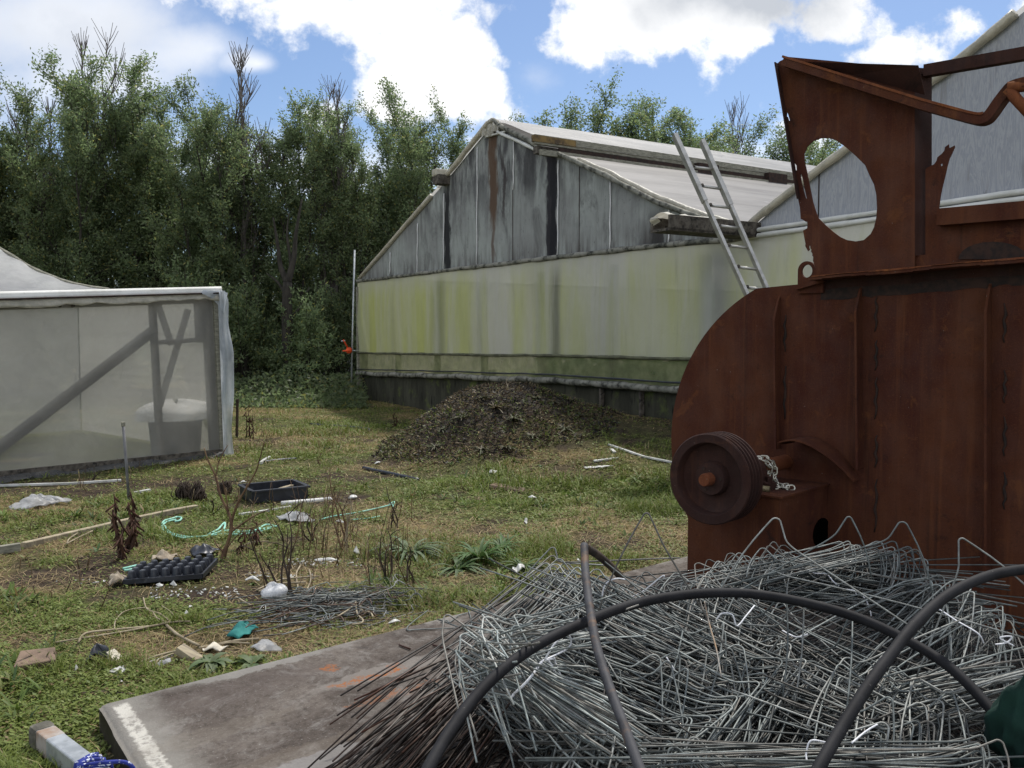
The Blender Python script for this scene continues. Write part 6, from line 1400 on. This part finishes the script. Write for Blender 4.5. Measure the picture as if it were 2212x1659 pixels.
# dry branch and roots on the grass
def branch():
    m = MB()
    for pts, r in (([(120,1398),(170,1390),(280,1372),(370,1354),(410,1352)], .008), ([(170,1398),(186,1378),(250,1370),(330,1362),(368,1352)], .010), ([(248,1370),(250,1350),(270,1330),(310,1322),(325,1326)], .006), ([(368,1352),(345,1335),(318,1325),(310,1300)], .007), ([(360,1360),(380,1378),(400,1390),(430,1405)], .012), ([(330,1330),(340,1345),(362,1354)], .006), ([(380,1345),(368,1330),(350,1318)], .004)):
        m.tube(smooth_path([gp(x, y, .025) for (x, y) in pts], 4), r*.62, 6)
    tag(m.build('dry_branch', K['stem_pale'], None, True), 'pale dry forked branch lying on the grass above the black scrap', 'branch')
    m = MB()
    for pts, r in (([(430,1408),(470,1400),(510,1392),(560,1388)], .012), ([(300,1440),(340,1425),(375,1416),(400,1412)], .008), ([(330,1448),(345,1432),(375,1420)], .006), ([(470,1402),(500,1396),(540,1398)], .007)): m.tube(smooth_path([gp(x, y, .02) for (x, y) in pts], 4), r*.62, 6)
    tag(m.build('pale_roots', K['stem_pale'], None, True), 'pale dry roots strung along the slab edge', 'roots')
    rod([(170,1504),(220,1500),(290,1506)], .012, 'dark_stick', 'dark stick in the grass beside the slab corner', 'stem_dark', 'stick')
    m = MB()
    for pts in ([(728,1352),(760,1330),(782,1300),(790,1285)], [(755,1335),(770,1318),(788,1290)], [(768,1320),(772,1345),(784,1358),(780,1366),(760,1369)], [(776,1310),(780,1335),(800,1342),(806,1352)]): m.tube(smooth_path([gp(x, y, .05) for (x, y) in pts], 4), .005, 5)
    tag(m.build('yellow_stalk', K['pale_wood'], None, True), 'yellow dry stalk leaning over the slab edge by the wire scatter', 'stalk')
    m = MB(); 
    for pts in ([(555,1285),(610,1262),(690,1255)], [(560,1288),(600,1272),(660,1268)], [(510,1300),(530,1312),(545,1320)], [(645,1285),(640,1250),(650,1230)], [(660,1290),(672,1262),(668,1240)], [(520,1190),(545,1180),(580,1178)], [(145,1183),(165,1172),(200,1155)], [(145,1182),(150,1172),(168,1160)]): m.tube(smooth_path([gp(x, y, .03) for (x, y) in pts], 4), .006, 5)
    tag(m.build('straw_stalks', K['stem_pale'], None, True), 'loose dry straw stalks lying across the soil', 'straw', kind='stuff')
branch()
# leafy clumps: leek-like clump, rosettes on the mound
def strap_clump(x, y, n, L, w, label, cols, name='leafy_clump', droop=.8, grp=None, seed=1, up=.6):
    r = random.Random(seed); b = gp(x, y); V, Q, Cc = [], [], []
    for i in range(n):
        az = r.uniform(0, 6.28); l = L*r.uniform(.6, 1.1); d = Vector((math.cos(az), math.sin(az), 0)); s = Vector((-d.y, d.x, 0)); el = r.uniform(.25, 1.3)*up; k0 = len(V); c = np.array(cols[r.randrange(len(cols))])*r.uniform(.75, 1.15)
        for j in range(6):
            t = j/5; q = b+d*(l*t*math.cos(el*.6)*.9)+Vector((0, 0, .01+l*(math.sin(el)*t-droop*t*t*.75))); q.z = max(q.z, gz(q.x, q.y)+.006); ww = w*(1-.85*t*t)*(.5+min(1, t*3)*.5)
            V += [q-s*ww+Vector((0, 0, ww*.3)), q, q+s*ww+Vector((0, 0, ww*.3))]; Cc += [c, c*.8, c]
        for j in range(5):
            for e in (0, 1): a = k0+j*3+e; Q.append((a, a+1, a+4, a+3))
    return tag(mesh_np(name, [tuple(q) for q in V], Q, K['grassm'], None, np.array(Cc), True), label, 'plant', grp)
G1, G2, G3 = (.095, .15, .06), (.07, .125, .035), (.14, .17, .085)
strap_clump(885, 1200, 70, .42, .016, 'grey green strappy clump like a sprawling leek beyond the slab', [(.12, .17, .09), (.15, .20, .11), (.09, .14, .06)], seed=2)
strap_clump(1035, 1215, 60, .36, .013, 'bright green strappy grass clump right of the leek-like clump', [G2, (.06, .14, .03)], seed=3, up=.9)
strap_clump(990, 1235, 40, .30, .016, 'second bright green clump nearer the slab', [G2, G1], seed=4)
strap_clump(1085, 1195, 40, .30, .012, 'bright grass clump just left of the upright pipe', [G2, (.06, .14, .03)], seed=5, up=.9)
strap_clump(455, 1418 + 20, 18, .16, .024, 'broad leaved dock seedling at the slab edge', [(.10, .15, .06), (.13, .17, .08)], seed=6)
strap_clump(545, 1440, 12, .16, .022, 'broad leaved weed overhanging the slab edge', [(.10, .15, .06), (.12, .16, .07)], seed=16)
strap_clump(1130, 1270-40, 30, .25, .014, 'green tuft left of the torn white paper', [G2, G1], seed=17)
ROS = 'rosette weeds growing on the mound'
for i, (x, y, L, lb) in enumerate([(1070,884,.28,'largest brownish rosette weed near the mound top'),(998,905,.22,'pale rosette weed left of the largest rosette'),(1110,908,.24,'pale spiky rosette weed below right of the largest rosette'),(1042,862,.16,'small rosette weed above the largest rosette'),(1196,872,.16,'yellowish rosette weed on the mound right shoulder'),(1160,862,.14,'tiny rosette weed right of the mound top'),(940,968,.2,'rosette weed low on the mound left side'),(1040,974,.2,'rosette weed low in the middle of the mound'),(1095,970,.18,'brownish rosette weed low right of middle'),(955,930,.14,'small green rosette weed left side of the mound'),(1220,930,.2,'rosette weed on the lower right slope'),(1150,945,.16,'small rosette weed on the right slope'),(1255,900,.18,'tufted weed on the right shoulder edge')]):
    strap_clump(x, y, 30, L*.85, .011, lb, [(.11, .115, .06), (.085, .10, .045), (.13, .11, .07)] if i != 0 else [(.12, .095, .045), (.14, .11, .05)], 'rosette_weed', .5, ROS, 70+i, .55)
# tall weeds on the mound crest
for i, (b, tips, lb) in enumerate([((905,838),[(895,808),(912,800),(885,815)],'dry tuft on the left crest of the mound'),((985,830),[(975,795),(1000,792),(965,812),(1010,808)],'dry weed stalks on the mound top'),((1040,832),[(1078,798),(1060,812)],'single pale stalk leaning right on the mound top'),((1095,836),[(1100,812),(1110,820)],'short dry tuft right of the mound top')]):
    dead_plant(b, tips, lb, 'stem_pale', .007, 2, 90+i, group='dry stalks on the mound crest')
# plants inside the greenhouse behind the clear band
def crop():
    n = 5200; s = rng.uniform(sx_(1130), S1-1, n); t = rng.uniform(.15, .9, n); z = .5+rng.random(n)**1.4*.62*(.55+.45*vnoise(s, t, 1.5, 3)); zz = np.array([bot(a) for a in s]); B = np.stack([WA.x+wd.x*s-wo.x*t, WA.y+wd.y*s-wo.y*t, zz-.12+(z-.5)*1.05], 1)
    D = rng.normal(size=(n, 3)); D[:, 2] = D[:, 2]*.4-.1; D /= np.linalg.norm(D, axis=1)[:, None]; V, Q, c = leaf_mesh(B, D, rng.uniform(.09, .2, n), rng.uniform(.035, .07, n), np.array([.10, .19, .05])*rng.uniform(.6, 1.2, n)[:, None])
    tag(mesh_np('greenhouse_crop', V, Q, K['leaf'], None, c), 'leafy green crop growing inside the greenhouse behind the clear band', 'crop', kind='stuff')
crop()
# ---------------------------------------------------------------- grass, weeds, straw
def sample(n, ymin, ymax, xl=-80, xr=1560):
    Y = ymin*(ymax/ymin)**rng.random(n)
    px = rng.uniform(xl, xr, n); X = (px-CX)/FOC*Y
    return X, Y
def keep_off_slab(X, Y):
    d = np.stack([X-C0.x, Y-C0.y], 1); det = e1.x*e2.y-e1.y*e2.x; u = (d[:, 0]*e2.y-d[:, 1]*e2.x)/det; v = (e1.x*d[:, 1]-e1.y*d[:, 0])/det
    w = np.stack([X-WA.x, Y-WA.y], 1)@np.array([wo.x, wo.y]); l = np.stack([X-LA.x, Y-LA.y], 1)@np.array([lo_.x, lo_.y]); ls = np.stack([X-LA.x, Y-LA.y], 1)@np.array([ld.x, ld.y])
    ws = np.stack([X-WA.x, Y-WA.y], 1)@np.array([wd.x, wd.y])
    return ~((u > -.0) & (v > -.0)) & ~((w < .05) & (ws > -.1)) & ~((l < .1) & (ls < .1))
def blades(n, ymin, ymax, name, label, kind):
    X, Y = sample(n, ymin, ymax); k = keep_off_slab(X, Y); X, Y = X[k], Y[k]; d, s, g = patches(X, Y); mh = mound_h(X, Y); r = rng.random(len(X))
    cl = fbm(X, Y, 3.5, 77)
    if kind == 'grass': keep = r < np.clip(g*1.1-.10, 0, 1)*(1-.75*d)*(.25+1.3*sstep(.35, .65, cl))
    elif kind == 'straw': keep = r < np.clip(s*1.15+.18, 0, 1)*(1-.45*d)
    else: keep = r < np.clip(g+.12, 0, 1)*(1-.55*d)*(.2+1.3*sstep(.3, .62, cl))
    if kind != 'straw': keep &= (r < .25) | (mh < .12)
    X, Y, g, s, d = X[keep], Y[keep], g[keep], s[keep], d[keep]; n = len(X); Z = ground(X, Y)-.004
    fark = np.clip(Y/7, .75, 2.2)
    az = rng.uniform(0, 2*np.pi, n); t = rng.random(n)[:, None]; dry = (rng.random(n) < (.05+.36*s))[:, None]
    if kind == 'grass':
        h = rng.uniform(.02, .08, n)*(.4+.8*g)*(.6+.9*sstep(.4, .7, fbm(X, Y, 2.3, 91)))*np.sqrt(fark); w = rng.uniform(.0018, .0036, n)*fark; lean = rng.uniform(.3, 1.6, n)
        c = np.array([.095, .135, .020])*(1-t)+np.array([.185, .225, .045])*t; c = np.where(dry, np.array([.27, .215, .11])*(.7+.5*t), c)
    elif kind == 'straw':
        h = rng.uniform(.01, .04, n); w = rng.uniform(.0014, .0028, n)*fark; lean = rng.uniform(3., 9., n)
        c = np.array([.28, .205, .10])*(1-t)+np.array([.44, .34, .18])*t; c = np.where(rng.random(n)[:, None] < .3, np.array([.12, .085, .05])*(.6+.8*t), c)
    else:
        h = rng.uniform(.012, .05, n)*(.6+.6*g); w = rng.uniform(.006, .016, n)*np.sqrt(fark); lean = rng.uniform(.6, 2.2, n)
        c = np.array([.088, .126, .020])*(1-t)+np.array([.17, .205, .042])*t; c = np.where(rng.random(n)[:, None] < .08, np.array([.17, .12, .05]), c)
    if kind == 'broad':
        dx, dy = np.cos(az), np.sin(az); sxv = np.stack([-dy, dx, np.zeros(n)], 1); L = w*2.2; hz = h
        P0 = np.stack([X, Y, Z+hz*.6], 1); D = np.stack([dx, dy, rng.uniform(-.3, .6, n)], 1); D /= np.linalg.norm(D, axis=1)[:, None]
        m1 = P0+D*(L*.5)[:, None]; V = np.stack([P0, m1+sxv*w[:, None]*.6, P0+D*L[:, None], m1-sxv*w[:, None]*.6], 1).reshape(-1, 3); Q = np.arange(4*n).reshape(n, 4); col = np.repeat(c, 4, 0)
    else:
        dx, dy = np.cos(az), np.sin(az); sv = np.stack([-dy, dx, np.zeros(n)], 1)*w[:, None]; o = h*lean
        b = np.stack([X, Y, Z], 1); m1 = b+np.stack([dx*o*.35, dy*o*.35, h*.65], 1); tp_ = b+np.stack([dx*o, dy*o, h*np.where(lean > 3, .5, .95)], 1)
        V = np.stack([b-sv, b+sv, m1+sv*.8, m1-sv*.8, tp_], 1).reshape(-1, 3); i5 = np.arange(n)*5
        Q1 = np.stack([i5, i5+1, i5+2, i5+3], 1); Q2 = np.stack([i5+3, i5+2, i5+4, i5+4], 1); 
        V = np.stack([b-sv, b+sv, m1+sv*.8, m1-sv*.8, tp_+sv*.1, tp_-sv*.1], 1).reshape(-1, 3); i6 = np.arange(n)*6; Q = np.concatenate([np.stack([i6, i6+1, i6+2, i6+3], 1), np.stack([i6+3, i6+2, i6+4, i6+5], 1)]); col = np.repeat(c, 6, 0)
    tag(mesh_np(name, V, Q, K['grassm'], None, col, origin=(0, 0, 0)), label, 'grass', kind='stuff')
blades(240000, 2.9, 25, 'grass', 'patchy short green grass of the yard', 'grass')
blades(380000, 2.9, 21, 'weeds', 'low creeping broad leaved weeds between the grass', 'broad')
blades(150000, 2.9, 24, 'straw', 'dead straw and thatch lying over the ground', 'straw')
def dry_stems():
    m = MB(); r = random.Random(71)
    for (x0, x1, y0, y1, n, h0, h1) in [(480,900,1080,1290,90,.10,.36),(500,620,880,1010,26,.10,.35),(640,780,1090,1230,40,.15,.45),(820,900,1170,1290,12,.12,.3),(130,420,1010,1110,22,.06,.2),(40,300,1130,1330,26,.05,.16),(880,1120,1010,1120,18,.05,.15)]:
        for _ in range(n):
            b = gp(r.uniform(x0, x1), r.uniform(y0, y1), -.01); h = r.uniform(h0, h1); a = r.uniform(0, 6.28); ln = r.uniform(.0, .55)*h; t = b+Vector((math.cos(a)*ln, math.sin(a)*ln, h)); mid = b.lerp(t, .55)+Vector((r.gauss(0, .012), r.gauss(0, .012), .01))
            c = [(.14, .09, .05), (.09, .06, .04), (.30, .23, .13), (.20, .13, .07)][r.randrange(4)]; w = r.uniform(.0022, .0045); m.tube([b, mid, t], [w, w*.8, w*.45], 4, [c]*3)
            if r.random() < .6:
                s = b.lerp(t, r.uniform(.35, .8)); e = s+Vector((r.gauss(0, .06), r.gauss(0, .06), r.uniform(.03, .12))); m.tube([s, e], [w*.6, w*.3], 4, [c]*2)
    tag(m.build('dry_weed_stems', K['grassm'], None, True, col=True, origin=(0, 0, 0)), 'thin dry weed stems standing thickly among the grass', 'weeds', kind='stuff')
dry_stems()
def tufts():
    V, Q, Cc = [], [], []; r = random.Random(33); n = 0
    X, Y = sample(9000, 3.0, 17); k = keep_off_slab(X, Y); X, Y = X[k], Y[k]; d, s, g = patches(X, Y); cl = fbm(X, Y, 1.9, 55)
    keep = rng.random(len(X)) < np.clip(g, 0, 1)*(1-d)*sstep(.42, .62, cl)*.75
    for x, y, gg in zip(X[keep], Y[keep], g[keep]):
        z = gz(x, y); L0 = r.uniform(.04, .13)*(.5+.7*gg); w0 = r.uniform(.003, .010); tone = r.uniform(.7, 1.25); yel = r.random(); base = np.array([.085, .13, .024]) if yel < .6 else (np.array([.15, .17, .05]) if yel < .85 else np.array([.055, .10, .03]))
        for i in range(r.randint(6, 13)):
            az = r.uniform(0, 6.28); L = L0*r.uniform(.6, 1.15); el = r.uniform(.25, 1.2); dx, dy = math.cos(az), math.sin(az); k0 = len(V); c = base*tone*r.uniform(.75, 1.2)
            if r.random() < .08: c = np.array([.22, .16, .07])
            for (t, ww) in ((0, .5), (.4, 1.), (.75, .8), (1, .1)):
                h = z+L*(math.sin(el)*t-.55*t*t*math.cos(el)); px_, py_ = x+dx*L*t*math.cos(el*.8), y+dy*L*t*math.cos(el*.8); w = w0*ww
                V.append((px_-dy*w, py_+dx*w, max(h, z+.004))); V.append((px_+dy*w, py_-dx*w, max(h, z+.004))); Cc += [c, c]
            for j in range(3): a = k0+2*j; Q.append((a, a+1, a+3, a+2))
    tag(mesh_np('weed_tufts', V, Q, K['grassm'], None, np.array(Cc), True, origin=(0, 0, 0)), 'taller leafy weed tufts dotted through the grass', 'weeds', kind='stuff')
tufts()
def mound_bits():
    n = 30000; a = rng.uniform(0, 6.28, n); r = np.sqrt(rng.random(n))*2.6; X = MX+r*np.cos(a)*1.0; Y = MY+r*np.sin(a)*.9; m = mound_h(X, Y); k = m > .05; X, Y, m = X[k], Y[k], m[k]; n = len(X); B = np.stack([X, Y, ground(X, Y)], 1)
    D = rng.normal(size=(n, 3)); D[:, 2] = abs(D[:, 2])*.5; D /= np.linalg.norm(D, axis=1)[:, None]; low = (m < .55)[:, None]; t = rng.random(n)[:, None]; u = rng.random(n)[:, None]
    c = np.where(u < .38, np.array([.026, .024, .022])*(.5+t), np.where(u < .60, np.array([.09, .06, .04])*(.6+.6*t), np.where(low & (u < .9), np.array([.10, .125, .035])*(.6+.6*t), np.array([.16, .13, .075])*(.5+.7*t))))
    V, Q, c4 = leaf_mesh(B, D, rng.uniform(.02, .075, n), rng.uniform(.006, .016, n), c)
    tag(mesh_np('mound_debris', V, Q, K['grassm'], None, c4), 'dark cinders and small withered weeds covering the soil mound', 'soil mound', kind='stuff')
mound_bits()
# relabel the tree prototypes that were never placed is not needed: all four are in use
